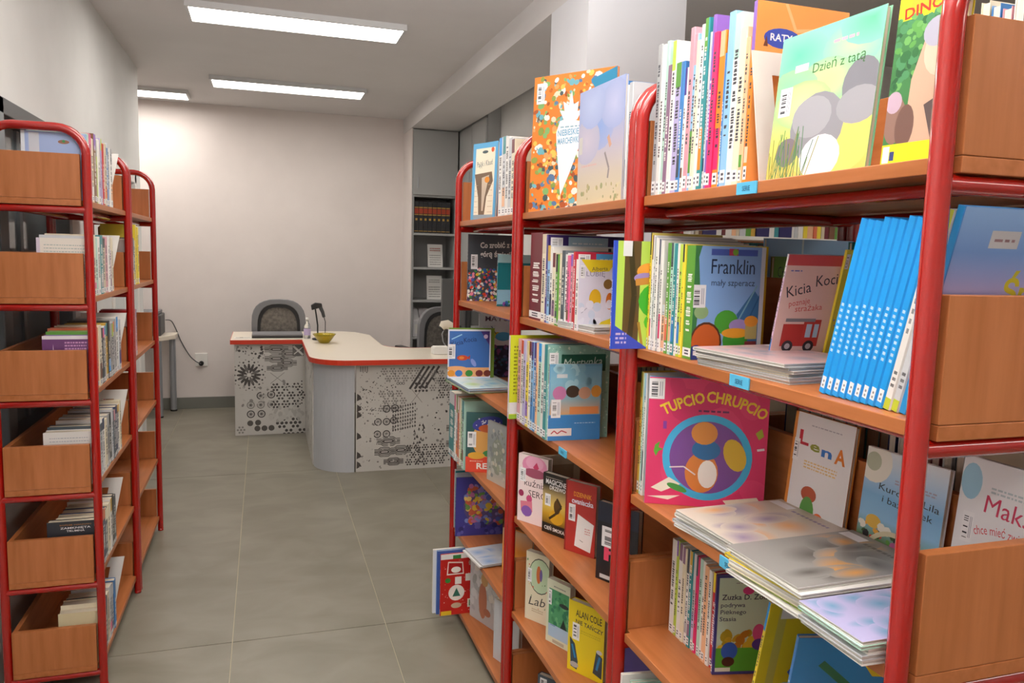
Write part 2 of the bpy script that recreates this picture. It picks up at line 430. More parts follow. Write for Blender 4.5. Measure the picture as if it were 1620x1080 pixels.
MB().tube([(LEFTX+.01, 5.86, 1.02), (LEFTX+.05, 5.86, 1.02), (LEFTX+.05, 5.97, 1.02)], .009, 8).build('door_handle', ALU, d1)
# corridor behind the window
struct(MB().box(-2.3, -2.2, -2.1, 6.43, 0, CEILZ).build('wall_corridor', WALL2))
cf = empty('storage_locker', (-2.0, 4.3, 0))
tag(cf, 'dark storage locker standing in the corridor behind the grey window', 'locker')
MB().box(-.18, .18, -.45, .45, .06, 1.75).build('body', DKGREY, cf, bevel=.006)
MB().box(.18, .19, -.43, -.01, .1, 1.7).build('door', DARK, cf, bevel=.003); MB().box(.18, .19, .01, .43, .1, 1.7).build('door', DARK, cf, bevel=.003)
MB().box(-.16, .16, -.43, .43, 0, .06).build('plinth', DARK, cf)
# beam and pillar
struct(MB().box(1.345, 1.81, -2.1, BACKY, BEAMZ, CEILZ).build('trim_1', CEIL), 'lowered ceiling beam above the shelf row')
struct(MB().box(1.345, 1.82, 3.21, 3.67, 0, BEAMZ).build('wall_pillar', noisy('pillar_paint', '#dfe0e4', '#d9dadf', 3, .85)), 'white square pillar under the beam')
struct(MB().box(1.95, 2.07, 4.3, 6.5, 0, CEILZ).build('wall_partition', WALL2))
struct(MB().box(2.07, 6.1, 4.3, 4.42, 0, CEILZ).build('wall_bay', WALL2))
struct(MB().box(1.352, 1.362, 7.44, BACKY, 0, BEAMZ).build('wall_return', WALL))
struct(MB().box(-3.1, -.235, BACKY-.014, BACKY, 0, .11).box(-.235, 1.352, BACKY-.014, BACKY, 0, .11).build('baseboard_back', SKIRT, bevel=.002))

# ceiling lamps
def lamp(x, y, label, group=None, w=1.2, d=.32):
    t = empty('ceiling_lamp', (x, y, CEILZ)); tag(t, label, 'ceiling lamp', group)
    b = MB()
    for a in ((-w/2, w/2, -d/2, -d/2+.018), (-w/2, w/2, d/2-.018, d/2), (-w/2, -w/2+.018, -d/2+.018, d/2-.018), (w/2-.018, w/2, -d/2+.018, d/2-.018)): b.box(a[0], a[1], a[2], a[3], -.034, 0)
    b.build('frame', LAMPF, t)
    MB().box(-w/2+.018, w/2-.018, -d/2+.018, d/2-.018, -.03, -.02).build('diffuser', LAMPD, t)
lamp(.207, 4.79, 'bright flat ceiling panel lamp over the aisle before the desk')
lamp(.213, 6.69, 'bright flat ceiling panel lamp over the reception desk')
lamp(-1.2, 7.4, 'flat ceiling panel lamp in the alcove above the printer table')
for y, w_ in ((2.9, 'beside the paperback wall unit'), (1.0, 'beside the leaning bright blue set'), (-.9, 'short of the first shelf unit')): lamp(.207, y, 'flat ceiling panel lamp over the aisle '+w_)
for y, w_ in ((-1.2, 'by the end wall'), (.2, 'in mid-bay'), (1.6, 'added out of view to brighten the bay')): lamp(3.6, y, 'flat ceiling panel lamp behind the double-sided shelves '+w_)  # last of these is an unseen lamp added to brighten the dim bay
lamp(-1.6, 2.6, 'flat ceiling panel lamp in the corridor behind the window')

# ================================================================ red tubular shelf units
RS = [1.680-.324*k for k in range(6)]       # shelf tops, double-sided row
LS = [1.690-.321*k for k in range(6)]       # shelf tops, wall units
TR = .0142
def arc_pts(cx, cz, r, a0, a1, n=7): return [(cx+r*math.cos(math.radians(a0+(a1-a0)*i/n)), cz+r*math.sin(math.radians(a0+(a1-a0)*i/n))) for i in range(n+1)]
def shelf_unit(label, xa, xb, y, levels, front, double):
    """posts at X = xa < xb, frames at y and y + .777; front = list of X sides that face an aisle"""
    t = empty('library_shelf_unit', (0, y, 0)); tag(t, label, 'bookshelf')
    L = .777; top = 1.92; r = .085
    for yy in (0, L):
        pr = [(xa, .0)] + [(xa, top-r)] + arc_pts(xa+r, top-r, r, 180, 90)[1:] + arc_pts(xb-r, top-r, r, 90, 0) + [(xb, 0)]
        fr = MB().tube([(p[0], yy, p[1]) for p in pr], TR, 14).build('end_frame', RED, t)
        for z in levels: MB().tube([(xa, yy, z-.020-.0125), (xb, yy, z-.020-.0125)], .0125, 10).build('crossbar', RED, fr)
        for x in (xa, xb): MB().lathe([(0, 0), (.0146, 0), (.0146, .012), (0, .012)], 12, (x, yy, 0)).build('foot_cap', RED, fr)
    for k, z in enumerate(levels):
        a, b = xa+TR+.003, xb-TR-.003
        e0, e1 = -TR, L+TR
        fa = xa+.003 if xa in front else a
        fb = xb-.003 if xb in front else b
        n0, n1 = TR+.004, L-TR-.004
        pts = [(a, e0), (b, e0), (b, n0), (fb, n0), (fb, n1), (b, n1), (b, e1), (a, e1), (a, n1), (fa, n1), (fa, n0), (a, n0)]
        sh = MB().prism(pts, z-.020, z).build('shelf_board', WOODH, t, bevel=.0012)
        ph = .16 if double else .147
        for yy in (e0, e1-.018): MB().box(a, b, yy, yy+.018, z+.0005, z+ph).build('end_panel', WOODV, sh, bevel=.0012)
        if double: MB().box((xa+xb)/2-.009, (xa+xb)/2+.009, e0+.0185, e1-.0185, z+.0005, z+ph).build('back_panel', WOODH, sh, bevel=.0012)
        else: MB().box(a, a+.016, e0+.0185, e1-.0185, z+.0005, z+ph).build('back_panel', WOODH, sh, bevel=.0012)
        for x in (a+.05, b-.05): MB().tube([(x, .0125, z-.0325), (x, L-.0125, z-.0325)], .010, 8).build('rail', RED, t)
    return t
XR = .765
YR = (.733, 1.5415, 2.350)
shelf_unit('double-sided red-framed wooden shelf holding the leaning set of bright blue books', XR, 1.33, YR[0], RS, (XR, 1.33), True)
shelf_unit('middle of three joined double-sided red-framed shelves, orange speckled book on top', XR, 1.33, YR[1], RS, (XR, 1.33), True)
shelf_unit('double-sided red-framed wooden shelf at the desk end of the row of three', XR, 1.33, YR[2], RS, (XR, 1.33), True)
shelf_unit('single-sided red-framed wooden shelf full of paperbacks under the grey window', -.84, -.55, 2.878, LS, (-.55,), False)
shelf_unit('mostly empty single-sided red-framed shelf beside the printer table', -.84, -.55, 3.6865, LS, (-.55,), False)

# ================================================================ reception desk and its things
DZ = .80
dk = empty('reception_desk', (.3, 5.36, 0)); tag(dk, 'L-shaped reception desk with red-edged cream top and grey patterned panels', 'desk')
OX, OY = .3, 5.36
def loc(pts): return [(x-OX, y-OY) for x, y in pts]
cr = .27
out = [(-.262, 6.60), (.300, 6.60)] + [(.300+cr+cr*math.cos(math.radians(a)), 5.31+cr+cr*math.sin(math.radians(a))) for a in range(180, 271, 10)] + \
      [(1.93, 5.31), (1.93, 5.98), (1.12, 5.98)] + [(1.12-.22*math.sin(math.radians(a)), 6.20-.22*math.cos(math.radians(a))) for a in range(15, 91, 15)] + \
      [(.90, 6.95), (.80, 7.2), (.66, 7.28), (-.262, 7.28)]
MB().prism(loc(out), DZ-.030, DZ).build('desk_top', CREAM, dk)
band = MB(); n = len(out); lo = loc(out)
for i in range(n-6):
    (x0, y0), (x1, y1) = lo[i], lo[i+1]; dx, dy = x1-x0, y1-y0; l = math.hypot(dx, dy); nx, ny = dy/l*.0035, -dx/l*.0035
    band.prism([(x0, y0), (x0+nx, y0+ny), (x1+nx, y1+ny), (x1, y1)], DZ-.034, DZ+.001)
(x0, y0), (x1, y1) = lo[-1], lo[0]
band.prism([(x0, y0), (x0-.0035, y0), (x1-.0035, y1), (x1, y1)], DZ-.034, DZ+.001)
band.build('edge_band', REDBAND, dk)
pl = MB().prism(loc([(-.235, 6.645), (.325, 6.645), (.325, 6.663), (-.235, 6.663)]), 0, DZ-.034).build('front_panel', PANEL, dk)
ps = MB().prism(loc([(.325, 5.62), (.343, 5.62), (.343, 6.663), (.325, 6.663)]), 0, DZ-.034).build('side_panel', PANEL, dk)
pr_ = MB().prism(loc([(.605, 5.365), (1.9, 5.365), (1.9, 5.383), (.605, 5.383)]), 0, DZ-.034).build('front_panel', PANEL, dk)
MB().prism(loc([(-.235, 6.663), (-.217, 6.663), (-.217, 7.25), (-.235, 7.25)]), 0, DZ-.034).build('end_panel', GREYPANEL, dk)
q = .262
cp = [(.332+q+q*math.cos(math.radians(a)), 5.36+q+q*math.sin(math.radians(a))) for a in range(180, 271, 6)]
cpi = [(.332+q+(q-.014)*math.cos(math.radians(a)), 5.36+q+(q-.014)*math.sin(math.radians(a))) for a in range(270, 179, -6)]
co = MB().prism(loc(cp+cpi), 0, DZ-.034).build('corner_panel', GREYPANEL, dk)
INK, INK2 = '#4a4644', '#8d8985'
def pattern(A, sc=1.0, flip=False):
    """black and grey patchwork print: dots, rings, circuit lines, florets"""
    R = A.R; q = A.w/A.h
    def florets(cx, cy, r, rows, cols, c):
        for i in range(cols):
            for j in range(rows):
                x, y = cx+i*r*2.3+(j % 2)*r*1.15, cy-j*r*2.0*q
                for k in range(6): A.circ(x+r*.75*math.cos(k*1.047), y+r*.75*q*math.sin(k*1.047), r*.27, c, 8, False)
                A.circ(x, y, r*.3, c, 8, False)
        A.k += 1
    def circuit(x, y, w, h, up=1):
        for i in range(4):
            o = i*h*.09; c = INK if i % 2 == 0 else INK2
            A.line([(x, y-o), (x+w*.18, y-o), (x+w*.3, y+h*.18-o), (x+w*.7, y+h*.18-o), (x+w*.82, y-o), (x+w, y-o)], .007*sc, c)
            A.line([(x, y-h*.5+o), (x+w*.18, y-h*.5+o), (x+w*.3, y-h*.68+o), (x+w*.7, y-h*.68+o), (x+w*.82, y-h*.5+o), (x+w, y-h*.5+o)], .007*sc, c)
        A.poly([(x+w*.22, y-h*.25), (x+w*.32, y-h*.12), (x+w*.68, y-h*.12), (x+w*.78, y-h*.25), (x+w*.68, y-h*.38), (x+w*.32, y-h*.38)], INK)
        A.rect(x+w*.34, y-h*.29, x+w*.66, y-h*.2, '#d8d5d0')
    return florets, circuit
def art_desk_left(A):
    fl_, ci = pattern(A); q = A.w/A.h
    A.speck(40, (.03, .84, .42, .98), [INK, INK2], (.008, .02))
    ci(.42, .96, .34, .1); ci(.42, .86, .34, .1); ci(.62, .91, .3, .1); ci(.6, .81, .28, .1); ci(.45, .75, .3, .08)
    for k in range(16):
        a = k*math.pi/8; A.ell(.2+.12*math.cos(a), .66+.12*q*math.sin(a), .055, .014, INK, math.degrees(a), 8, nl=False)
        A.circ(.2+.2*math.cos(a), .66+.2*q*math.sin(a), .014, INK, 8, False); A.circ(.2+.23*math.cos(a+.2), .66+.23*q*math.sin(a+.2), .010, INK2, 8, False)
    A.k += 1
    for k in range(8):
        a = k*math.pi/4+.39; A.poly([(.2, .66), (.2+.1*math.cos(a-.25), .66+.1*q*math.sin(a-.25)), (.2+.15*math.cos(a), .66+.15*q*math.sin(a)), (.2+.1*math.cos(a+.25), .66+.1*q*math.sin(a+.25))], INK if k % 2 else '#6d6967', False)
    A.k += 1; A.circ(.2, .66, .03, '#d8d5d0')
    A.rect(.82, .86, .98, .98, '#6d6967'); A.line([(.83, .97), (.97, .87)], .03, '#d8d5d0'); A.line([(.84, .88), (.97, .96)], .015, '#d8d5d0')
    for a in (-1, 1): A.line([(.6-.1*a, .68), (.6+.1*a, .56)], .008, INK2)
    for x, y in ((.36, .43), (.51, .44), (.22, .33), (.36, .33), (.51, .33), (.22, .23), (.37, .23)):
        A.ring(x, y, .058, .016, INK if y != .33 else INK2, 16); A.ring(x, y, .03, .012, INK2, 12); A.circ(x, y, .015, INK)
    for x, y in ((.21, .13), (.32, .135), (.31, .07), (.41, .07), (.51, .07)): A.circ(x, y, .043, '#57534f', 14)
    fl_(.57, .52, .065, 3, 3, INK); fl_(.66, .12, .085, 2, 2, INK)
    for i in range(8): A.circ(.95, .58-.035*i, .012, INK, 6, False)
    A.k += 1; fl_(.08, .06, .06, 1, 1, INK2); A.speck(60, (.02, .3, .98, .6), [INK2, '#bdbab5', '#c9c6c1'], (.008, .03)); A.speck(30, (.5, .15, .95, .3), ['#b5b2ad', '#c5c2bd'], (.02, .05))
def art_desk_right(A):
    fl_, ci = pattern(A, .5); q = A.w/A.h; S = .37          # the visible part is the first 37 percent of the width
    for i in range(150): A.circ(A.R.uniform(.02, .22), A.R.uniform(.5, .93), A.R.uniform(.0022, .0042), A.R.choice([INK, INK2]), 6, False)
    A.k += 1
    fl_(.15, .93, .02, 2, 5, INK2); fl_(.14, .72, .02, 3, 3, INK2)
    for k in range(4): A.line([(.29+.028*k, .76), (.37+.028*k, .97)], .012, INK)
    for i in range(3):
        for j in range(4): A.circ(.325+.02*j, .81-.035*i, .007, INK, 8, False)
    A.k += 1
    for x in (.225, .24, .255): A.ring(x, .815, .008, .003, INK, 10)
    for a in (-1, 1): A.line([(.33-.03*a, .76), (.33+.03*a, .63)], .003, INK2)
    for x, y in ((.165, .58), (.21, .585), (.118, .46), (.165, .46), (.205, .47), (.115, .345), (.165, .345)):
        A.ring(x, y, .021, .006, INK, 16); A.ring(x, y, .011, .004, INK2, 12); A.circ(x, y, .005, INK)
    for i in range(10):
        for j in range(7): A.poly([(.2+.0135*i, .36+.035*j+.004*i), (.206+.0135*i, .375+.035*j+.004*i), (.2+.0135*i, .39+.035*j+.004*i), (.196+.0135*i, .375+.035*j+.004*i)], INK, False)
    A.k += 1
    ci(.11, .3, .13, .1); ci(.1, .2, .11, .1); ci(.19, .21, .11, .1); ci(.15, .1, .11, .08)
    fl_(.29, .2, .02, 3, 5, INK)
    for i in range(40): A.poly([(x0 := A.R.uniform(.31, .37), y0 := A.R.uniform(.02, .42)), (x0+.012, y0+.004), (x0+.006, y0+.03)], INK, False)
    A.k += 1
    for y in (.66, .56, .5, .3, .12, .03): A.poly([(.004, y), (.03, y+.02), (.022, y+.05), (.006, y+.07)], INK)
    A.speck(160, (.02, .02, .4, .6), ['#bdbab5', '#c6c3be', INK2], (.002, .007))
    for k in range(4): A.rect(.02+.012*k, .93, .027+.012*k, .98, INK2)
    # the panel goes on behind the shelves
    for i in range(10): fl_(.42+.05*i, .9-.07*(i % 3), .02, 3, 2, INK if i % 2 else INK2)
    A.speck(300, (.42, .02, .98, .95), [INK, INK2, '#bdbab5'], (.002, .008))
    for x in (.5, .7, .85): ci(x, .4, .12, .1); ci(x, .25, .12, .1)
def art_desk_side(A):
    A.speck(140, (.02, .02, .98, .98), [INK, INK2, '#b5b2ad'], (.004, .02))
A = Art(.56, DZ-.034, (-.235-OX, 6.645-OY, 0), seed=3); A.rect(0, 0, 1, 1, '#cbc8c3'); art_desk_left(A); A.build('pattern_print', pl)
A = Art(1.295, DZ-.034, (.605-OX, 5.365-OY, 0), seed=4); A.rect(0, 0, 1, 1, '#c9c6c0'); art_desk_right(A); A.build('pattern_print', pr_)
A = Art(1.043, DZ-.034, (.325-OX, 6.663-OY, 0), (0, -1, 0), seed=5); A.rect(0, 0, 1, 1, '#cbc8c3'); art_desk_side(A); A.build('pattern_print', ps)

def office_chair(loc_, rz, label, bw=.45, h=1.09):
    t = empty('office_chair', loc_, rz); tag(t, label, 'chair')
    def arch(w, b, top, n=14, e=.75):
        pts = [(-w/2, b)]
        for i in range(n+1):
            a = math.pi - math.pi*i/n; c, s_ = math.cos(a), math.sin(a)
            pts.append((w/2*math.copysign(abs(c)**e, c), top-.22+.22*abs(s_)**e))
        return pts + [(w/2, b)]
    def ringm(o, i, y0, y1):
        m = MB(); k = len(o)
        vs = [(x, y0, z) for x, z in o] + [(x, y0, z) for x, z in i] + [(x, y1, z) for x, z in o] + [(x, y1, z) for x, z in i]
        fs = []
        for j in range(k):
            l = (j+1) % k
            fs += [(j, l, k+l, k+j), (2*k+j, 3*k+j, 3*k+l, 2*k+l), (j, 2*k+j, 2*k+l, l), (k+j, k+l, 3*k+l, 3*k+j)]
        return m.add(vs, fs)
    o1, o2, o3 = arch(bw, .56, h), arch(bw-.10, .61, h-.045), arch(bw-.15, .635, h-.075)
    ringm(o1, o2, -.02, .03).build('backrest_frame', CHGREY, t, bevel=.006)
    ringm(o2, o3, -.012, .02).build('backrest_edge', DARK, t)
    MB().prism(o3, .0, .008, 'y').build('backrest_mesh', MESHF, t)
    MB().box(-.24, .24, -.46, 0, .44, .52).build('seat', DARK, t, bevel=.03)
    MB().box(-.04, .04, -.1, .045, .42, .62).build('back_bracket', DARK, t, bevel=.01)
    MB().tube([(0, -.22, .08), (0, -.22, .44)], .03, 12).build('gas_column', DARK, t)
    for k in range(5):
        a = k*2*math.pi/5; c, s_ = math.cos(a), math.sin(a)
        lg = MB().tube([(0, -.22, .1), (.28*c, -.22+.28*s_, .075)], [.025, .014], 8).build('leg', DARK, t)
        MB().tube([(.28*c-.012*s_, -.22+.28*s_+.012*c, .028), (.28*c+.012*s_, -.22+.28*s_-.012*c, .028)], .028, 12).build('caster', BLACKRUB, lg)
    for s_ in (-1, 1):
        MB().tube([(s_*.22, -.2, .47), (s_*.27, -.2, .5), (s_*.27, -.22, .68)], .014, 8).build('armrest_post', DARK, t)
        MB().box(s_*.27-.035, s_*.27+.035, -.34, -.1, .68, .71).build('armrest', DARK, t, bevel=.01)
    return t
office_chair((.128, 7.36, 0), math.pi, 'grey office chair with mesh back behind the short desk arm', .475, 1.09)
office_chair((1.50, 6.66, 0), math.pi+.25, 'grey and black office chair partly hidden behind the desk monitor', .47, 1.08)

# things on the desk
t = empty('laptop', (.107, 6.86, DZ+.001)); tag(t, 'closed grey and black laptop lying on the short desk arm', 'laptop')
MB().box(-.205, .205, -.13, .13, 0, .018).build('base', DARK, t, bevel=.003); MB().box(-.205, .205, -.13, .13, .019, .031).build('lid', CHGREY, t, bevel=.003)
t = empty('glass_bowl', (.462, 6.36, DZ+.001)); tag(t, 'yellow cut-glass bowl standing near the inner corner of the desk', 'bowl')
def pol(r, z): return (r, z)
MB().lathe([(0, .004), (.035, 0), (.04, .004), (.062, .03), (.083, .06), (.094, .072), (.09, .073), (.078, .06), (.056, .03), (.034, .012), (0, .010)], 20).build('bowl_wall', YGLASS, t)
SW = Matrix()
for k in range(7):
    a = k*.9; r = .0 if k == 0 else .03
    s_ = empty('wrapped_sweet', (.462+r*math.cos(a), 6.36+r*math.sin(a), DZ+.016 + (.012 if k else 0)), a)
    tag(s_, '%s wrapped sweet lying in the yellow glass bowl' % ['amber', 'white', 'red', 'golden', 'silvery', 'orange', 'lemon'][k], 'sweet', 'sweets in the glass bowl')
    MB().lathe([(0, -.008), (.007, -.006), (.009, 0), (.007, .006), (0, .008)], 10).build('sweet_body', mat('sweet_%d' % k, ['#c8a21e', '#e8e2d8', '#b43a2a', '#d8c23a', '#d0d4da', '#c77b2a', '#e6d65a'][k], .3), s_)
    MB().prism([(.007, 0), (.016, .006), (.016, -.006)], -.001, .001).prism([(-.007, 0), (-.016, .006), (-.016, -.006)], -.001, .001).build('wrapper', WHITEP, s_)
t = empty('barcode_scanner', (.425, 6.60, DZ+.001)); tag(t, 'black handheld barcode scanner hanging on a slim gooseneck stand on the desk', 'scanner')
MB().lathe([(0, 0), (.045, 0), (.045, .012), (.02, .018), (0, .018)], 18).build('stand_base', DARK, t)
MB().tube([(0, 0, .016), (0, 0, .12), (-.012, -.01, .21), (-.02, -.03, .255)], .006, 8).build('gooseneck', DARK, t)
MB().prism([(-.05, .25), (-.055, .29), (-.02, .31), (.03, .305), (.035, .28), (.0, .265)], -.055, .005, 'y').build('scanner_head', DARK, t, bevel=.004)
MB().tube([(.015, -.025, .285), (.04, -.02, .23), (.05, -.015, .19)], [.016, .014, .012], 10).build('scanner_grip', DKGREY, t)
MB().tube([(.05, -.015, .19), (.062, -.01, .15), (.062, 0, .08), (.058, .02, .004)], .003, 6).build('scanner_cable', BLACKRUB, t)
t = empty('plastic_bottle', (.345, 6.68, DZ+.001)); tag(t, 'small clear plastic bottle beside the scanner stand', 'bottle')
MB().lathe([(0, 0), (.026, 0), (.028, .01), (.028, .1), (.02, .125), (.011, .14), (.011, .155), (0, .155)], 16).build('bottle_body', CGLASS, t)
MB().lathe([(0, .155), (.013, .155), (.013, .175), (0, .175)], 12).build('bottle_cap', WHITEP, t)
MB().lathe([(.0285, .03), (.0285, .085)], 16).build('bottle_label', mat('lilac_label', '#c3b2d8', .4), t)
t = empty('paper_sheet', (-.17, 6.78, DZ+.0005)); tag(t, 'small printed paper slip lying beside the laptop', 'paper')
MB().box(-.07, .07, -.06, .06, 0, .001).build('sheet', WHITEP, t); A = Art(.14, .12, (-.07, -.06, .001), (1, 0, 0), (0, 1, 0)); A.rect(0, 0, 1, 1, '#ece9e2').words(.1, .2, .8, .6, '#6b5a3a', 4).rect(.3, .6, .5, .85, '#8a6a2a'); A.build('print', t)
t = empty('computer_monitor', (1.535, 6.03, DZ+.001)); tag(t, 'flat monitor with grey back standing on the long desk arm', 'monitor')
MB().box(-.185, .24, -.02, .02, .17, .545).build('housing', DKGREY, t, bevel=.006)
MB().box(-.175, .23, .0205, .022, .185, .53).build('screen', DARK, t)
MB().tube([(.03, -.03, .01), (.03, -.03, .3)], .022, 10).build('stand_neck', DARK, t); MB().box(-.1, .16, -.11, .09, 0, .012).build('stand_base', DARK, t, bevel=.004)
t = empty('desk_scanner', (1.36, 5.86, DZ+.001)); tag(t, 'cream hand-held reader on a wire stand in front of the monitor', 'scanner')
MB().lathe([(0, 0), (.04, 0), (.036, .012), (0, .014)], 16).build('stand_base', DARK, t)
MB().tube([(0, 0, .012), (-.03, 0, .06), (-.04, 0, .12), (-.02, 0, .165)], .004, 8).build('wire_stand', ALU, t)
MB().tube([(-.045, 0, .165), (-.03, 0, .19), (0, 0, .195), (.05, 0, .175), (.09, 0, .15)], [.024, .036, .036, .026, .02], 12).build('reader_body', mat('cream_plastic', '#d9cfbd', .5), t)
MB().tube([(-.052, 0, .160), (-.044, 0, .167)], .026, 12).build('reader_window', DARK, t)
t = empty('paper_note_box', (1.25, 5.60, DZ+.001)); tag(t, 'low white note box on the front of the long desk arm', 'box')
MB().box(-.06, .06, -.045, .045, 0, .05).build('box_body', WHITEP, t, bevel=.003); MB().box(-.052, .052, -.037, .037, .0505, .056).build('paper_notes', mat('paper', '#f2efe8', .8), t)
# grey built-in cupboards
def cupboard():
    t = empty('open_cupboard', (1.365, 7.45, 0)); tag(t, 'tall grey cupboard with open shelves under one closed door', 'cupboard')
    w, d, h = .443, .40, BEAMZ-.005
    MB().box(0, .018, .0, d, 0, h).build('side_panel', GREYCAB, t); MB().box(w-.018, w, 0, d, 0, h).build('side_panel', GREYCAB, t)
    MB().box(.018, w-.018, d-.012, d, 0, h).build('back_panel', GREYCAB, t)
    dr = MB().box(.003, w-.003, -.018, -.001, 2.10, h-.004).build('door', GREYCAB, t, bevel=.002)
    MB().tube([(.05, -.03, 2.16), (.05, -.03, 2.26)], .004, 8).build('handle', ALU, dr)
    for z in SHZ: MB().box(.018, w-.018, 0, d-.012, z-.02, z).build('shelf', GREYCAB, t)
SHZ = [2.10, 1.735, 1.405, 1.085, .72, .40, .08]
cupboard()
t = empty('tall_cupboard', (1.835, 6.5, 0)); tag(t, 'tall closed grey cupboard set against the partition wall', 'cupboard')
MB().box(0, .113, 0, 1.3, 0, CEILZ-.01).build('carcass', GREYCAB, t)
for i in range(2):
    for z0, z1 in ((.08, 2.09), (2.1, BEAMZ-.015)):
        dr = MB().box(-.018, -.001, .004+.465*i, .46+.465*i, z0, z1).build('door', GREYCAB, t, bevel=.002)
        MB().tube([(-.03, .4+.1*i, 1.1 if z0 < 1 else 2.2), (-.03, .4+.1*i, 1.2 if z0 < 1 else 2.3)], .004, 8).build('handle', ALU, dr)
def st_vol(A): A.rect(0, .62, 1, .78, '#a83a1e'); A.rect(0, .80, 1, .83, '#b9913a'); A.rect(0, .57, 1, .6, '#b9913a'); A.rect(.25, .4, .75, .47, '#b9913a'); A.rect(0, .05, 1, .07, '#b9913a')
for k in range(8):
    x = 1.39+.0445*k
    o = book('%s thick black volume from the wall side of the grey cupboard' % ORDN[k], (x, 7.47, 1.736), .19, .30, .043, 'black', 90, stitle=st_vol, tagc=0, group='black volumes in the cupboard', name='reference_volume')
    o.rotation_euler = (0, 0, math.radians(90)); o.location = (x+.043, 7.47, 1.736)
def leaflet(x, z, w, h, label, c2):
    t = empty('leaflet_stand', (x, 7.56, z+.001)); tag(t, label, 'leaflet')
    MB().prism([(0, 0), (.06, 0), (.06, .004), (.004, .004)], 0, w, 'x').build('stand_foot', CGLASS, t)
    p = MB().prism([(0, 0), (.004, 0), (.05, h), (.046, h)], 0, w, 'x').build('leaflet', mat('leaflet_%s' % label[:6], '#eceae6', .5), t)
    A = Art(w, h, (0, -.0003, 0), (1, 0, 0), (0, .194, .98)); A.rect(0, 0, 1, 1, '#e9e7e3').words(.12, .1, .76, .5, '#9a9894', 5).words(.15, .72, .7, .18, c2, 2); A.build('print', p)
leaflet(1.55, 1.405, .15, .225, 'white leaflet with red heading on a clear stand in the cupboard', '#b04a3a')
leaflet(1.545, 1.085, .155, .235, 'plain white leaflet in a clear stand on a lower cupboard shelf', '#a8a6a2')
for k, (x, c, nm) in enumerate(((1.395, '#dfdddf', 'narrow'), (1.47, '#d9d5d8', 'wide'))):
    t = empty('document_file', (x, 7.5, .721)); tag(t, '%s pale document file standing on the cupboard shelf behind the desk' % nm, 'file')
    MB().prism([(0, 0), (.22, 0), (.22, .27), (.12, .27), (0, .16)], 0, .065+.03*k, 'x').build('file_box', mat('file_%d' % k, c, .6), t, bevel=.002)
    MB().box(.02, .045+.03*k, -.001, 0, .03, .12).build('file_label', WHITEP, t)

# printer table in the alcove, printer, cable and socket
t = empty('side_table', (-1.25, 7.45, 0)); tag(t, 'white-topped side table with round grey legs in the alcove', 'table')
MB().prism([(-.45, 0), (.37, 0), (.475, .17), (.475, .385), (-.45, .385)], .70, .74).build('table_top', CREAM, t, bevel=.004)
for x, y in ((.345, .04), (.43, .34), (-.4, .05), (-.4, .34)):
    lg = MB().tube([(x, y, .012), (x, y, .70)], .028, 14).build('leg', ALU, t); MB().lathe([(0, 0), (.03, 0), (.03, .014), (0, .014)], 14, (x, y, 0)).build('foot', BLACKRUB, lg)
t = empty('printer', (-1.18, 7.6, .741)); tag(t, 'dark grey desktop printer with yellow sticker on the side table', 'printer')
MB().box(-.2, .30, -.12, .2, 0, .19).build('body', DKGREY, t, bevel=.012); MB().box(-.2, .28, -.125, -.118, .01, .12).build('front_panel', DARK, t, bevel=.003)
MB().box(-.18, .28, -.11, .19, .191, .22).build('lid', CHGREY, t, bevel=.006)
p = MB().box(.16, .215, -.1285, -.1255, .065, .1).build('sticker', mat('yellow_sticker', '#d8c23a', .5), t); MB().box(.165, .21, -.1285, -.1255, .035, .05).build('sticker', WHITEP, t)
so = empty('wall_socket', (-.575, BACKY, .45)); tag(so, 'white wall socket with black plug above the grey baseboard', 'socket')
MB().box(-.055, .055, -.012, 0, -.04, .085).build('cover_plate', WHITEP, so, bevel=.003); MB().tube([(0, -.05, -.01), (0, -.012, -.01)], .022, 14).build('plug', BLACKRUB, so)
cb = empty('power_cable', (-.88, 7.7, .8)); tag(cb, 'thin grey power cable drooping from printer to wall socket', 'cable')
pp = [(-.875, 7.80, .86), (-.83, 7.845, .845), (-.79, 7.855, .76), (-.75, 7.857, .65), (-.68, 7.85, .52), (-.62, 7.83, .46), (-.578, 7.819, .442)]
sm = []
for i in range(len(pp)-1):
    a, b = Vector(pp[i]), Vector(pp[i+1]); p0 = Vector(pp[max(i-1, 0)]); p3 = Vector(pp[min(i+2, len(pp)-1)])
    for k in range(5):
        u = k/5; sm.append(.5*((2*a) + (b-p0)*u + (2*p0-5*a+4*b-p3)*u*u + (3*a-p0-3*b+p3)*u**3) - Vector((-.88, 7.7, .8)))
sm.append(Vector(pp[-1]) - Vector((-.88, 7.7, .8)))
MB().tube(sm, .0045, 6).build('cord', DKGREY, cb)

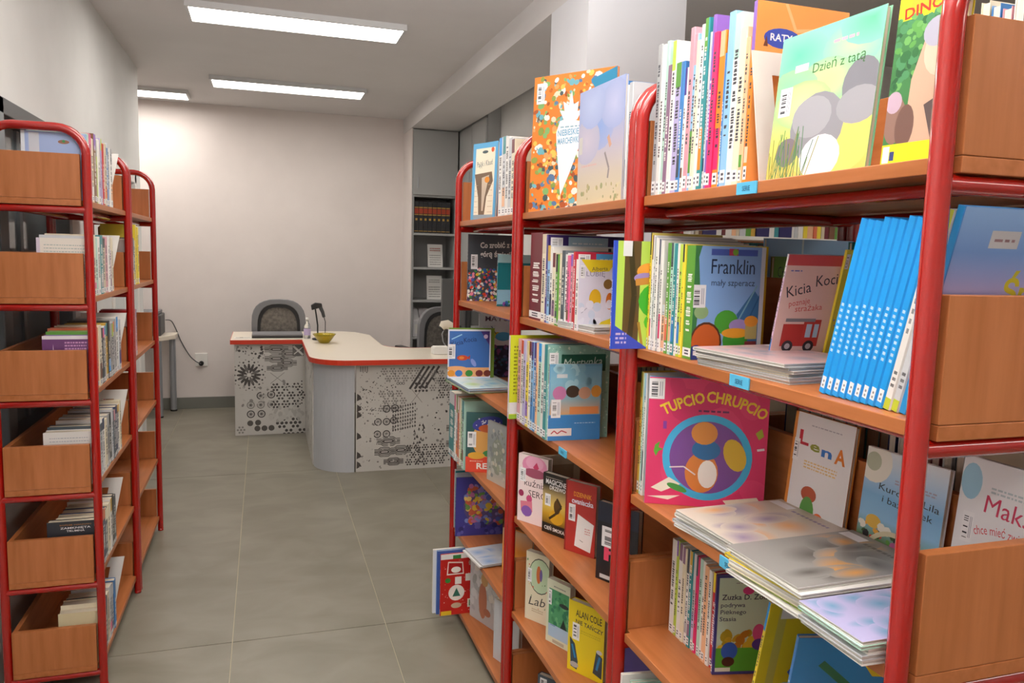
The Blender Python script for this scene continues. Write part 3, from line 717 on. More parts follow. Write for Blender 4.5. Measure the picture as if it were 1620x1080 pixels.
# ================================================================ cover prints
BUSY = ['#d8442e', '#f2f0ea', '#2f6fb2', '#f0c23a', '#3f9a4c', '#7a4a9a', '#2a2a2e', '#e88aa0', '#5bb7d0', '#a0602a']
def a_meadow(A):
    A.grad(['#e3b95c', '#c9cf6a', '#9fd98e', '#8fdcb0', '#7fd6b4'])
    [A.soft(x, y, .3, .16, c, b) for x, y, c, b in ((.2, .85, '#5fc4a0', '#83d8b0'), (.75, .82, '#b8e8a0', '#88dab0'), (.5, .62, '#dff090', '#96da9c'), (.15, .6, '#7fd6a0', '#98da98'), (.9, .95, '#5fb890', '#80d6b2'), (.3, .5, '#e8f0a0', '#a8d888'))]
    A.ell(.62, .22, .42, .26, '#d9c86a'); A.ell(.48, .33, .27, .23, '#8d8c92'); A.ell(.42, .40, .2, .14, '#a09fa5'); A.ell(.55, .12, .2, .15, '#e4e2e6')
    A.ell(.86, .55, .17, .17, '#7d7d85'); A.ell(.86, .42, .2, .12, '#9b9aa0'); A.ell(.2, .18, .12, .1, '#7c7078')
    for i in range(34):
        x = A.R.uniform(0, .45); l = A.R.uniform(.12, .36); A.line([(x, 0), (x+A.R.uniform(-.06, .1), l)], .008, A.R.choice(['#4f7a52', '#6a8a4a', '#8a8a3a', '#3f6a5a']))
    A.text('Dzień z tatą', .62, .70, .5, '#3d6a3c', 0); A.words(.55, .86, .24, .04, '#e8a8b8', 1); A.barcode(.05, .44, .13, .2); A.rect(.18, .73, .32, .78, '#e9efe6')
def a_dino(A):
    A.rect(0, 0, 1, 1, '#e6e022'); A.rect(0, .1, 1, .78, '#3f7a44'); A.speck(90, (0, .42, 1, .8), ['#2f6a3a', '#5a9a4a', '#4a8a5a', '#285a34', '#6aa85a'], (.03, .08))
    A.poly([(.3, .1), (.32, .45), (.5, .72), (.75, .78), (1, .74), (1, .1)], '#c6a48c'); A.ell(.72, .58, .26, .14, '#d8bda6'); A.ell(.62, .68, .2, .08, '#a9a8b8'); A.poly([(.55, .3), (.75, .34), (1, .3), (1, .14), (.7, .12)], '#5a4a48')
    A.ell(.14, .24, .16, .13, '#8a6a5e'); A.ell(.3, .2, .14, .12, '#6f5148'); A.ell(.1, .34, .12, .06, '#b9a0b0'); A.rect(0, 0, 1, .11, '#e3dc1e')
    A.rect(.02, .01, .12, .1, '#e8e8ee'); A.rect(.13, .02, .2, .07, '#33407a')
    A.poly([(.15, .80), (.95, .86), (.95, .95), (.2, .9)], '#f2b22a'); A.text('DINOZ', .46, .80, .72, '#c8331e', 5, .06, .02); A.words(.5, .91, .36, .04, '#d2501e', 1)
def a_carrot(A):
    A.rect(0, 0, 1, 1, '#dd8233'); A.speck(420, (.01, .01, .99, .99), ['#f0ece2', '#7fae6a', '#6fb0bd', '#a8542a', '#e8c25a', '#4a5a5e', '#e0a060', '#c86a2a', '#8a9a4a', '#f2d8b8', '#5a7aa0'], (.012, .04))
    A.poly([(.70, .93), (1, 1), (1, .87), (.78, .84)], '#2f87ad')
    A.poly([(.40, .12), (.32, .5), (.31, .58), (.35, .66), (.46, .68), (.62, .64), (.62, .5), (.50, .28)], '#f1eff2'); A.poly([(.40, .66), (.34, .74), (.40, .73), (.38, .8), (.45, .77), (.48, .87), (.51, .77), (.57, .79), (.56, .72), (.62, .73), (.56, .66)], '#f1eff2')
    A.text('NIEBIESKIEJ', .467, .555, .27, '#6aa8c8', 2, .045, .02); A.text('MARCHEWKI', .467, .495, .26, '#6aa8c8', 2, .045, .02); A.words(.36, .61, .24, .02, '#8ab0c0', 1); A.barcode(.04, .80, .10, .15)
def a_lilac(A):
    A.grad(['#d8c7a0', '#cdbfae', '#b9b2c6', '#9fabd6', '#a4b2dc']); [A.soft(x, y, .3, .2, c, b) for x, y, c, b in ((.5, .65, '#86a2da', '#a2abd2'), (.8, .8, '#bcc0e2', '#a0acd6'), (.2, .55, '#c6bccc', '#b2b0c8'), (.3, .85, '#b4c0e4', '#a1aed8'))]
    A.line([(.62, .42), (.72, .28), (.7, .2)], .03, '#8a7f80'); A.line([(.68, .55), (.74, .46)], .05, '#c99a80'); A.speck(30, (.05, .02, .95, .18), ['#b0a270', '#9a9a6a', '#d8caa0'], (.01, .03)); A.words(.1, .33, .35, .03, '#d6a8a0', 1); A.rect(.02, .45, .1, .6, '#c9c6c0')
def a_skysea(A): A.grad(['#e4e6ea', '#cfd6e4', '#b8cbe6'])
def a_ratatu(A):
    A.rect(0, 0, 1, 1, '#ee9a52'); A.line([(.3, 1), (.42, .86), (.95, .9)], .03, '#f6b57e'); A.ell(.28, .81, .2, .055, '#3d4fae'); A.text('RATY', .27, .795, .24, '#f0eef2', 0, .04, .02); A.poly([(.08, .76), (.11, .82), (.13, .76)], '#6a3a2a')
def a_dragon(A):
    A.rect(0, 0, 1, 1, '#b7d85a'); A.rect(.12, 0, .3, 1, '#5f4a26'); A.line([(.2, 0), (.24, .5), (.18, 1)], .06, '#3f351c'); A.line([(.3, .25), (.35, .02)], .03, '#a8842e')
    A.ell(.55, .45, .26, .18, '#3fae2e'); A.ell(.62, .25, .26, .12, '#57c43a'); A.ell(.4, .72, .14, .08, '#e8a03a'); A.ell(.36, .66, .13, .05, '#9a86c0'); A.line([(.25, .62), (.6, .66), (.9, .72)], .07, '#c58a3a')
    A.poly([(0, 0), (.42, 0), (0, .24)], '#3c4fc0'); A.words(.05, .05, .12, .12, '#c7b6e0', 3); A.rect(.1, .86, .2, 1, '#e8e8ea'); A.rect(0, 0, .04, 1, '#3350c4')
def a_turtleblue(A):
    A.rect(0, 0, 1, 1, '#86aee0'); A.poly([(0, 0), (.1, 0), (.06, .3), (.09, .6), (.05, .9), (.09, 1), (0, 1)], '#3c7a46'); A.rect(.22, .92, .88, .975, '#4a62b8'); A.rect(.47, .92, .60, .98, '#b23a5a'); A.circ(.56, .95, .04, '#7aae3a')
    A.text('Franklin', .54, .76, .62, '#1e2a4a', 0, .135); A.text('mały szperacz', .55, .655, .62, '#2a3a62', 0, .058)
    A.poly([(.62, .4), (.86, .62), (1, .5), (1, .1), (.8, .1)], '#3f74a8'); A.line([(.66, .36), (.9, .66)], .02, '#7fb0c8'); A.line([(.76, .3), (.95, .58)], .02, '#2f5f92')
    A.ell(.12, .42, .1, .06, '#8fae7a'); A.ell(.48, .33, .17, .11, '#4fa63a'); A.ell(.62, .17, .18, .12, '#3f9a34'); A.ell(.66, .3, .14, .06, '#a894cf'); A.ell(.62, .235, .2, .045, '#f0a832')
    A.rect(.76, .18, .93, .32, '#b9a86a'); A.ell(.84, .34, .1, .05, '#e89a3a'); A.rect(.76, .02, .93, .16, '#8a3a3f'); A.ell(.2, .15, .225, .185, '#5a351f'); A.ell(.2, .15, .2, .165, '#c9622a')
    A.rect(.5, 0, .72, .08, '#e0b23a'); A.barcode(-.02, .46, .19, .2); A.circ(.07, .06, .1, '#2a3f86'); A.rect(.03, .04, .11, .08, '#e6e8ee'); A.rect(.94, 0, 1, 1, '#cfd6e0')
def a_kpink(A):
    A.rect(0, 0, 1, 1, '#f0c9bd'); A.rect(0, .91, 1, 1, '#d85a5a'); A.poly([(.72, 1), (1, 1), (1, .6), (.93, .62)], '#cf4450'); A.words(.84, .78, .1, .1, '#f2c2c0', 2)
    A.text('Kicia', .22, .66, .3, '#3a2f36', 14, .1); A.text('Kocia', .58, .75, .34, '#3a2f36', 8, .1); A.text('poznaje', .25, .57, .26, '#d8564e', 10, .055); A.text('strażaka', .38, .52, .34, '#d8564e', 5, .055); A.words(.06, .86, .14, .02, '#6a6ab0', 1)
    A.rect(.10, .2, .55, .40, '#c03a36'); A.rect(.36, .2, .58, .44, '#c8403a'); A.rect(.40, .28, .47, .4, '#bcd6ea'); A.rect(.50, .28, .56, .4, '#bcd6ea'); A.rect(.12, .42, .5, .45, '#8f8a8e'); A.circ(.2, .2, .07, '#2c2a30'); A.circ(.2, .2, .035, '#b8b4b8'); A.circ(.47, .2, .07, '#2c2a30'); A.circ(.47, .2, .035, '#b8b4b8')
    A.line([(.1, .06), (.4, .12), (.7, .07)], .035, '#e2e6ec'); A.poly([(.66, .05), (.7, .3), (.9, .32), (.98, .05)], '#c8453e')
def a_pinkring(A):
    A.rect(0, 0, 1, 1, '#d93a6c'); A.speck(14, (.05, .1, .95, .95), ['#cf3066', '#df4474'], (.1, .2), 14)
    A.circ(.51, .39, .375, '#45b4e4', 40); A.circ(.51, .39, .315, '#7d4f9a', 40)
    A.ell(.47, .27, .14, .16, '#d5803c'); A.ell(.52, .26, .08, .11, '#f0ece6'); A.ell(.50, .45, .12, .08, '#2f6fa8'); A.ell(.48, .58, .11, .09, '#dd9348'); A.ell(.74, .42, .09, .13, '#d9b53c', 20)
    A.line([(.2, .3), (.32, .31), (.42, .25)], .012, '#e9dce0'); A.poly([(.05, .13), (.2, .22), (.3, .17), (.14, .1)], '#f0ead8'); A.poly([(.66, .06), (.94, .1), (.98, .05), (.7, .02)], '#efe6d2'); A.ell(.27, .14, .09, .025, '#4a9a4a', -20); A.poly([(.02, .06), (.3, .08), (.2, .04)], '#f2ecdc')
    A.text('TUPCIO', .30, .775, .36, '#f0cf3c', 20, .085, .03, arc=1.2); A.text('CHRUPCIO', .73, .795, .50, '#f0cf3c', -16, .085, .03, arc=.85); A.words(.42, .745, .26, .03, '#6a2a5a', 1)
    A.poly([(.07, .47), (.11, .5), (.1, .45), (.14, .44), (.1, .42), (.08, .38), (.06, .42)], '#5fae3a'); A.poly([(.9, .6), (.95, .64), (.97, .58), (.93, .55)], '#a8b83a'); A.line([(.92, .47), (.98, .48)], .02, '#e6e6ee'); A.rect(.13, .6, .16, .66, '#8a3fa0'); A.rect(.90, .01, .99, .05, '#f0c030'); A.barcode(.0, .83, .13, .16)
def a_lena(A):
    A.rect(0, 0, 1, 1, '#e9e8ea'); A.rect(0, 0, .05, 1, '#d98a3a')
    for ch, x, y, c in (('L', .2, .72, '#c8303c'), ('e', .4, .69, '#8f9a3a'), ('n', .6, .67, '#3f7fd0'), ('A', .82, .65, '#e08030')): A.text(ch, x, y, .17, c, 0, .13 if ch in 'LA' else .09, .03)
    A.text('', .5, .5, .1, '#000000') if 0 else None
    A.words(.25, .52, .55, .08, '#e2c48a', 3); A.words(.3, .9, .5, .02, '#b8b6c0', 1); A.ell(.4, .3, .13, .07, '#b8583a'); A.ell(.4, .14, .12, .14, '#5a9a48'); A.ell(.6, .12, .08, .05, '#e0703a'); A.barcode(.04, .56, .1, .2); A.line([(.25, .02), (.6, 0)], .02, '#8a8aa8')
def a_chicks(A):
    A.grad(['#4a6a3a', '#6a8a4a', '#8fc0e6', '#7fb4e0', '#b8d4ee', '#e6ebf0']); A.circ(.12, .88, .22, '#e9e6dc'); A.circ(.1, .88, .1, '#b8bfa8')
    A.ell(.2, .36, .1, .06, '#d9b04a'); A.speck(70, (0, .02, 1, .34), ['#3a5a2f', '#d8453a', '#e8e4da', '#2a2a30', '#e0a03a', '#6aa04a', '#c06aa0'], (.02, .055)); A.ring(.5, -.02, .42, .05, '#d8cfb0', 20, 20, 160)
    A.text('Kurczaki Lila', .58, .64, .74, '#2c2f40', -3, .06); A.text('i bazyliszek', .58, .545, .62, '#2c2f40', -3, .06); A.words(.4, .74, .5, .05, '#a8a0b8', 2)
def a_maks(A):
    A.rect(0, 0, 1, 1, '#e9e9ec'); A.ell(.12, .84, .12, .12, '#9fcbe2'); A.text('Maks', .55, .66, .5, '#c8325a', -4, .12); A.text('chce mieć zwierzątko', .60, .55, .74, '#cf3a4a', 0, .06, .0, arc=1.0); A.ring(.5, .12, .42, .02, '#5ab09a', 24, 0, 180); A.words(.35, .8, .4, .05, '#b8c6cc', 2)
    A.circ(.5, .12, .4, '#f2efe8', 30); A.ell(.28, .13, .16, .1, '#4a7ac0'); A.ell(.62, .1, .16, .08, '#3f9ac0'); A.ell(.72, .24, .13, .11, '#eba04a'); A.circ(.72, .2, .07, '#4a8ab8'); A.circ(.35, .34, .05, '#8a4a9a'); A.circ(.5, .38, .02, '#c83a4a'); A.circ(.95, .78, .03, '#c83a5a'); A.speck(20, (.15, .05, .8, .3), ['#e8d27a', '#c8e09a', '#f0c0a0'], (.02, .05)); A.barcode(.08, .44, .13, .2)
def a_zuzka(A):
    A.rect(0, 0, 1, 1, '#3f3f86'); A.rect(.04, .03, .93, .98, '#c2d6c4'); A.rect(.04, .03, .93, .26, '#57a83a'); A.speck(24, (.06, .26, .92, .42), ['#d8b83a', '#c0a02e', '#a8942a', '#b87a2a'], (.05, .1), 12); A.rect(.04, .03, .93, .27, '#57a83a')
    A.ell(.70, .42, .1, .09, '#d8578f'); A.ell(.72, .3, .12, .06, '#5a3f9a'); A.ell(.25, .24, .13, .09, '#2f5fc0'); A.ell(.24, .13, .1, .05, '#4a2a22'); A.rect(.04, .03, .28, .07, '#e0e4dc')
    A.text('Zuzka D. Zołzik', .5, .76, .82, '#27264a', 0, .055, .012); A.text('podrywa', .27, .685, .38, '#33325a', 0, .045, .008); A.text('Pięknego', .28, .615, .4, '#33325a', 0, .045, .008); A.text('Stasia', .2, .545, .26, '#33325a', 0, .045, .008); A.words(.3, .92, .3, .02, '#9a9a9a', 1); A.ell(.5, .85, .09, .04, '#d8408a')
def a_yellowstrip(A):
    A.rect(0, 0, 1, 1, '#dccb2c'); A.rect(.1, 0, .18, 1, '#c6bf5a'); A.ell(.3, .3, .08, .06, '#8fb6d0'); A.text('G', .4, .4, .2, '#3a5fae', 0, .1, .03); A.rect(.12, .88, .32, .97, '#e6e6ea')
def a_bluegdz(A):
    A.rect(0, 0, 1, 1, '#3a8fd0'); A.poly([(.35, 1), (.6, .72), (1, .7), (1, 1)], '#e8cf3a'); A.poly([(.7, .98), (.78, .72), (.85, .72), (.8, 1)], '#e9e9ee'); A.line([(.2, .82), (.5, .6), (.95, .5)], .06, '#3a7a5a'); A.text('Gdzie', .34, .52, .5, '#e8d03a', -12, .1, .02)
def a_snow(A):
    A.grad(['#7aa6c8', '#d8c08a', '#c0a8b4', '#9a96c4', '#6a8cc4', '#86a8d6'], 0, 1); A.text('Śnieżne', .72, .56, .62, '#b0a81e', 0, .12, .03); A.text('stwory', .70, .38, .56, '#b0a81e', 0, .12, .03); A.rect(.22, .82, .42, .90, '#b4b2b6'); A.words(.25, .85, .14, .025, '#8a6a70', 1); A.barcode(.03, .28, .2, .14, False)
def a_alb(A):
    A.rect(0, 0, 1, 1, '#dfdcec'); A.poly([(.05, 1), (1, 1), (.8, .84), (.3, .82)], '#e8cf2e'); A.poly([(.35, 0), (1, 0), (1, .2), (.6, .12)], '#e2c92c'); A.text('Alberta', .55, .85, .42, '#4a4440', 3, .055); A.text('LUBIĘ', .45, .77, .5, '#8a88a8', 0, .07)
    A.ell(.45, .45, .16, .14, '#e0b32c'); A.ell(.84, .42, .1, .12, '#d0702a'); A.ell(.78, .66, .12, .07, '#8a6a3a'); A.line([(.1, .25), (.35, .38)], .015, '#9a98b0'); A.speck(12, (.05, .1, .95, .4), ['#cfd8ec', '#e6e4f2'], (.06, .12), 12); A.barcode(.04, .74, .12, .18)
def a_band(c1, c2, c3='#e6e6ea'):
    def f(A): A.rect(0, 0, 1, 1, c1); A.rect(.25, .84, .75, .98, c2); A.words(.3, .9, .4, .03, c3, 1); A.speck(20, (.05, .05, .95, .7), [c2, c3], (.02, .05)); A.barcode(.03, .85, .15, .12)
    return f
def a_martgreen(A):
    A.rect(0, 0, 1, 1, '#8fbfb4'); A.speck(200, (0, .0, 1, 1), ['#a9d2c6', '#7aac9f', '#cfe4da'], (.008, .02)); A.rect(.22, .72, .93, .9, '#24604e'); A.text('Martynka', .56, .77, .62, '#cfe0d8', 3, .1, shear=.25); A.barcode(.03, .76, .14, .16)
def a_martblue(A):
    A.rect(0, 0, 1, 1, '#6ba6cc'); A.grad(['#d8a878', '#8fb8c8', '#8ec3dc', '#78b2d4'], .34, .97, .02, .98); A.speck(20, (.05, .72, .95, .95), ['#a8d4e4', '#8ac0d8'], (.06, .12), 12)
    A.circ(.2, .62, .13, '#c87fae'); A.ell(.45, .64, .13, .08, '#4a3c34'); A.ell(.68, .62, .12, .08, '#c89a80'); A.ell(.9, .64, .1, .08, '#e0a04a'); A.rect(.4, .34, .95, .44, '#e2925a'); A.rect(0, 0, 1, .33, '#3f86c8'); A.rect(.0, .06, .45, .16, '#ece6e6'); A.line([(.06, .09), (.12, .13), (.18, .09), (.26, .13), (.36, .1)], .02, '#b83a4a'); A.words(.5, .22, .4, .02, '#b8d4ec', 1); A.barcode(.05, .3, .18, .24); A.rect(.14, .82, .34, .87, '#dfe6ec')
def a_cupcake(A):
    A.rect(0, 0, 1, 1, '#f0dcdc'); A.ell(.55, .86, .42, .15, '#e391b4'); A.ell(.55, .9, .3, .10, '#eaa8c4'); A.poly([(.5, .84), (.62, .92), (.7, .84), (.6, .79)], '#d0406a'); A.ell(.56, .75, .38, .07, '#a05068'); A.text('kuźnia', .58, .55, .72, '#4a3438', 0, .1); A.text('SERC', .66, .40, .58, '#4a3438', 0, .1); A.circ(.12, .42, .09, '#a0305a'); A.circ(.4, .36, .1, '#c84a7a'); A.poly([(.1, .3), (.5, .33), (.52, .18), (.3, .08), (.12, .16)], '#d87a90'); A.ell(.32, .17, .18, .08, '#8a5ab0'); A.barcode(.06, .6, .2, .2)
def a_gold(A):
    A.rect(0, 0, 1, 1, '#1c1a16'); A.grad(['#7a5a12', '#c89a22', '#e2c25a', '#b9a068', '#3a3426'], .17, .8); A.ell(.6, .3, .3, .12, '#d8a41e'); A.ell(.62, .48, .14, .12, '#5a3f16'); A.line([(.3, .25), (.55, .35), (.8, .5), (.6, .62)], .08, '#3f2c12'); A.text('MAGICZNE', .55, .83, .86, '#e9e9ea', 0, .085, .02); A.text('DRZEWO', .62, .745, .66, '#e9e9ea', 0, .07, .02); A.text('CIEŃ SMOKA', .53, .06, .86, '#eeeeea', 0, .06, .02); A.words(.12, .93, .7, .025, '#b8b0a0', 1); A.barcode(.1, .46, .24, .2)
def a_diary(A):
    A.rect(0, 0, 1, 1, '#b3302a'); A.rect(0, 0, .05, 1, '#8a221e'); A.text('DZIENNIK', .56, .80, .58, '#eba32e', 0, .065, .02); A.text('cwaniaczka', .56, .70, .7, '#e6e4f4', 0, .075, .03); A.poly([(.42, .56), (.95, .46), (.86, .06), (.34, .1)], '#efeceb')
    A.line([(.5, .2), (.62, .18)], .012, '#3a3a3e'); A.words(.66, .3, .18, .1, '#d8a0a0', 3); A.barcode(.12, .44, .22, .24)
def a_black_f(A):
    A.rect(0, 0, 1, 1, '#1a1a20'); A.rect(0, .75, 1, 1, '#23283a'); A.text('F', .34, .28, .3, '#e8486a', 0, .2, .04); A.text('O', .8, .26, .3, '#e8486a', 0, .2, .04); A.barcode(.12, .44, .5, .26); A.rect(.1, .03, .4, .08, '#c9c9cc')
def a_lab(A):
    A.rect(0, 0, 1, 1, '#e0d8bf'); A.ell(.62, .68, .48, .26, '#33352c'); A.ell(.62, .68, .46, .245, '#bcd2b0'); A.ell(.56, .7, .1, .13, '#d0703a'); A.ell(.66, .7, .06, .09, '#6a5a9a'); A.text('Lab', .5, .24, .7, '#3a3a34', 6, .13, shear=.3); A.speck(12, (.05, .05, .95, .95), ['#c86a4a', '#d8a03a', '#7a9a6a'], (.02, .04)); A.words(.3, .14, .5, .06, '#b8a888', 2); A.barcode(.08, .56, .18, .2)
def a_greenhat(A):
    A.rect(0, 0, 1, 1, '#d8dcc4'); A.rect(.1, .1, .96, .86, '#4f9a6a'); A.speck(30, (.12, .3, .94, .84), ['#3f8a5a', '#6ab07a', '#2f7a5a'], (.05, .1), 12); A.rect(.1, .1, .96, .3, '#a8c6e0'); A.ell(.75, .66, .2, .035, '#26302f'); A.poly([(.62, .3), (.75, .46), (.9, .3)], '#20302c'); A.words(.2, .28, .2, .03, '#4a6ac0', 1); A.words(.3, .9, .5, .04, '#8a8a80', 1); A.barcode(.08, .6, .14, .24); A.rect(.3, .02, .8, .07, '#b8b09a')
def a_alan(A):
    A.rect(0, 0, 1, 1, '#e8d022'); A.text('ALAN COLE', .56, .80, .72, '#2a2a2c', 0, .1, .01); A.text('NIE TAŃCZY', .58, .69, .76, '#3a3a3c', -3, .06, .015); A.words(.35, .58, .55, .06, '#cdb61e', 2); A.poly([(.05, .48), (.2, .4), (.3, .16), (.28, .04), (.1, .06)], '#3a4a56'); A.line([(.12, .38), (.22, .2)], .05, '#2a86c0'); A.poly([(.8, .42), (.97, .36), (.97, .06), (.72, .1)], '#3a4a56'); A.line([(.9, .36), (.82, .16)], .06, '#2a86c0'); A.ell(.2, .1, .12, .04, '#b0b0b4'); A.ell(.88, .42, .08, .03, '#c9c9d0'); A.barcode(.12, .46, .2, .24)
def a_slate(A):
    A.rect(0, 0, 1, 1, '#4a5866'); A.grad(['#3a4854', '#5a6a76', '#46525e']); A.text('ZNI', .62, .74, .6, '#c0b684', 0, .1, .02); A.text('ŻYW', .62, .60, .6, '#c0b684', 0, .1, .02); A.words(.3, .9, .6, .04, '#c9d0d8', 1); A.barcode(.06, .76, .18, .2)
def a_skates(A):
    A.rect(0, 0, 1, 1, '#62a8d4'); A.rect(.12, .06, .9, .93, '#e9dfc9'); A.rect(.12, .02, .9, .07, '#8fa0ac'); A.text('Pająk i Klaud', .5, .70, .62, '#3a5f66', 4, .075); A.poly([(.1, .6), (.8, .62), (.86, .5), (.62, .3), (.56, .07), (.32, .07), (.28, .3)], '#7a6654'); A.poly([(.4, .55), (.7, .58), (.55, .3), (.5, .12), (.44, .12)], '#c9b8a4'); A.ell(.62, .52, .1, .04, '#e0913a'); A.circ(.8, .9, .06, '#d8603a'); A.ell(.5, .88, .12, .02, '#4a5a5e')
    for i in range(6): A.words(.14, .1+.07*i, .12, .015, '#c2a888', 1); A.words(.68, .1+.07*i, .18, .015, '#c2a888', 1)
def a_trash(A):
    A.rect(0, 0, 1, 1, '#4a5058'); A.text('Co zrobić z tą', .6, .81, .72, '#eeeeec', 2, .085, .03); A.text('górą śmieci?', .56, .67, .64, '#eeeeec', 0, .085, .03)
    A.speck(300, (-.02, 0, .78, .48), BUSY + ['#eeeeee', '#3a6ab0', '#e8e6e0', '#2f4f86'], (.016, .04), 6); A.speck(60, (.78, 0, 1, .2), BUSY, (.016, .04), 6); A.barcode(.06, .48, .13, .22)
def a_teal2(A): A.rect(0, 0, 1, 1, '#1f7a86'); A.rect(0, .04, 1, .32, '#8fc4de'); A.rect(0, .84, 1, 1, '#9fc8d0'); A.speck(30, (0, 0, 1, .1), BUSY, (.02, .05))
def a_kblue(A):
    A.rect(0, 0, 1, 1, '#dfe2f2'); A.rect(.03, .03, .97, .97, '#3f70b8'); A.poly([(.76, .97), (.97, .97), (.97, .68)], '#4a3a86'); A.circ(.88, .86, .05, '#d8c6ea'); A.line([(.08, .8), (.32, .9)], .025, '#9fd0ee'); A.text('Kicia', .22, .68, .28, '#1c2a5a', 12, .1); A.text('Kocia', .52, .75, .3, '#1c2a5a', 6, .1)
    A.ell(.34, .42, .13, .055, '#cc4a2e'); A.poly([(.45, .42), (.52, .48), (.51, .38)], '#cc4a2e'); A.ell(.32, .42, .06, .03, '#e08a3a'); A.rect(.03, .03, .97, .22, '#e8a873'); A.ell(.2, .2, .25, .05, '#e8a873')
    for x, c in ((.08, '#e0922e'), (.26, '#3a74c0'), (.5, '#3a8a3a'), (.74, '#7a2a2a'), (.93, '#7a3428')): A.ell(x, .1, .09, .07, c, n=10)
    A.ell(.6, .32, .05, .09, '#8a9ad8', 30); A.barcode(.0, .40, .17, .30)
def a_pupy(A):
    A.rect(0, 0, 1, 1, '#c9cedb'); A.text('MA PUPY', .55, .88, .8, '#4a2a4a', 0, .08, .01); A.words(.1, .76, .3, .06, '#a8b2c8', 3); A.ell(.45, .66, .12, .05, '#c8a82e'); A.ell(.6, .64, .2, .07, '#4aa0d8'); A.line([(.3, .8), (.42, .68)], .02, '#3a4a6a'); A.rect(0, 0, 1, .5, '#26335f'); A.speck(120, (0, 0, 1, .52), ['#3a4a86', '#1c2448', '#5a6aa8', '#7a4a86', '#2f6a9a'], (.03, .06))
def a_remif(A):
    A.rect(0, 0, 1, 1, '#2f5a5a'); A.ell(.5, .55, .36, .3, '#dca45a'); A.rect(0, 0, 1, .26, '#df4a34'); A.ell(.5, .82, .36, .12, '#3a3f96', 12); A.ell(.55, .74, .26, .07, '#c05a2a'); A.speck(20, (.2, .78, .8, .9), ['#e8e8f2'], (.012, .02)); A.ell(.6, .32, .2, .06, '#3f8a4a'); A.ell(.25, .28, .2, .06, '#e0a83a'); A.text('REMIF', .56, .06, .6, '#f2ece6', 0, .1, .03); A.words(.1, .18, .3, .03, '#f0c2b0', 1); A.barcode(.04, .42, .2, .26)
def a_greyold(A): A.rect(0, 0, 1, 1, '#a4a9a8'); A.grad(['#bdb9ae', '#9aa19f', '#8f9798', '#aab0b2']); A.ell(.5, .45, .3, .3, '#8a9184'); A.speck(50, (.1, .1, .9, .9), ['#7f8788', '#b9bdb6', '#98a08a', '#c8c4b4'], (.03, .08))
def a_violet(A): A.rect(0, 0, 1, 1, '#3b3a8a'); A.ell(.62, .52, .46, .36, '#5a4a7a'); A.speck(170, (.2, .2, 1, .86), ['#c05a3a', '#d8b83a', '#7a8ac8', '#6a9a4a', '#b86a9a', '#8a7ab8', '#e0c06a', '#4a5aa8'], (.03, .07)); A.speck(20, (.05, .02, .95, .2), ['#5a5aa8', '#2a2a6a'], (.03, .06))
def a_xmas(A):
    A.rect(0, 0, 1, 1, '#c0241f'); A.speck(60, (.03, .03, .97, .97), ['#f0e8e0', '#e8a8a0'], (.006, .012)); A.rect(0, .92, 1, 1, '#e8e8e6'); A.rect(.3, .92, .5, .98, '#3a8a4a')
    A.poly([(.15, .66), (.18, .88), (.55, .86), (.58, .66)], '#e8dcd0'); A.poly([(.18, .68), (.2, .86), (.53, .84), (.55, .68)], '#a81a1a'); A.ell(.38, .74, .12, .05, '#f2efe8'); A.rect(.36, .5, .52, .62, '#f0ece6'); A.rect(.62, .54, .78, .66, '#f0ece6'); A.ell(.18, .57, .07, .04, '#2f8a3a'); A.circ(.4, .36, .2, '#f0ece4'); A.poly([(.3, .3), (.4, .44), (.5, .3)], '#2f6a5a'); A.poly([(.68, .1), (.68, .24), (.98, .24), (.98, .1)], '#dfe6d8'); A.rect(.72, .12, .95, .22, '#2f8a4a'); A.ell(.4, .15, .13, .045, '#c9b49a'); A.rect(.02, .0, .28, .07, '#e8c02a'); A.ell(.85, .84, .16, .07, '#b89a8a'); A.ell(.85, .38, .12, .06, '#5a8a6a')
def a_p(A): A.rect(0, 0, 1, 1, '#b9bcbf'); A.speck(40, (0, 0, 1, 1), ['#a8acb0', '#c9ccce', '#d8d6d0', '#9aa0a0'], (.05, .12), 12); A.ell(.45, .35, .14, .28, '#b5765a'); A.ell(.6, .2, .12, .06, '#a86a50'); A.ell(.5, .68, .12, .1, '#c8a06a')
def a_purple_tower(A): A.rect(0, 0, 1, 1, '#6d3f74'); A.ell(.22, .2, .14, .3, '#e0b8dc'); A.poly([(.18, .3), (.22, .86), (.26, .3)], '#e8d0e8'); A.rect(.0, .94, 1, 1, '#e6dfe4'); A.words(.45, .76, .45, .16, '#c795c0', 3)
def a_coffin(A): A.rect(0, 0, 1, 1, '#2c3038'); A.text('SOPHIE HANNAH', .56, .925, .62, '#b8803e', 0, .026); A.text('ZAMKNIĘTA', .56, .865, .60, '#ededee', 0, .036, .012); A.text('TRUMNA', .56, .81, .36, '#ededee', 0, .036, .012)
def a_ltblue(A): A.grad(['#8fa6d6', '#9fb4e2', '#a8bce6']); A.rect(0, 0, .06, 1, '#e6ecf6'); A.rect(.12, .5, .28, .98, '#cfd2dc'); A.ell(.66, .86, .09, .03, '#a0705a'); A.circ(.66, .87, .025, '#4a9a5a')
def a_lined(A):
    A.rect(0, 0, 1, 1, '#e6e0d6'); A.rect(0, 0, .07, 1, '#cfc3d2')
    for i in range(16): A.words(.14, .05+.055*i, .78, .03, '#aab8b4', 1)
def a_text(A):
    A.rect(0, 0, 1, 1, '#dcdad6')
    for i in range(14): A.words(.12, .1+.06*i, .76, .03, '#a8acb4', 1)
def a_plain(c):
    def f(A): A.rect(0, 0, 1, 1, c)
    return f
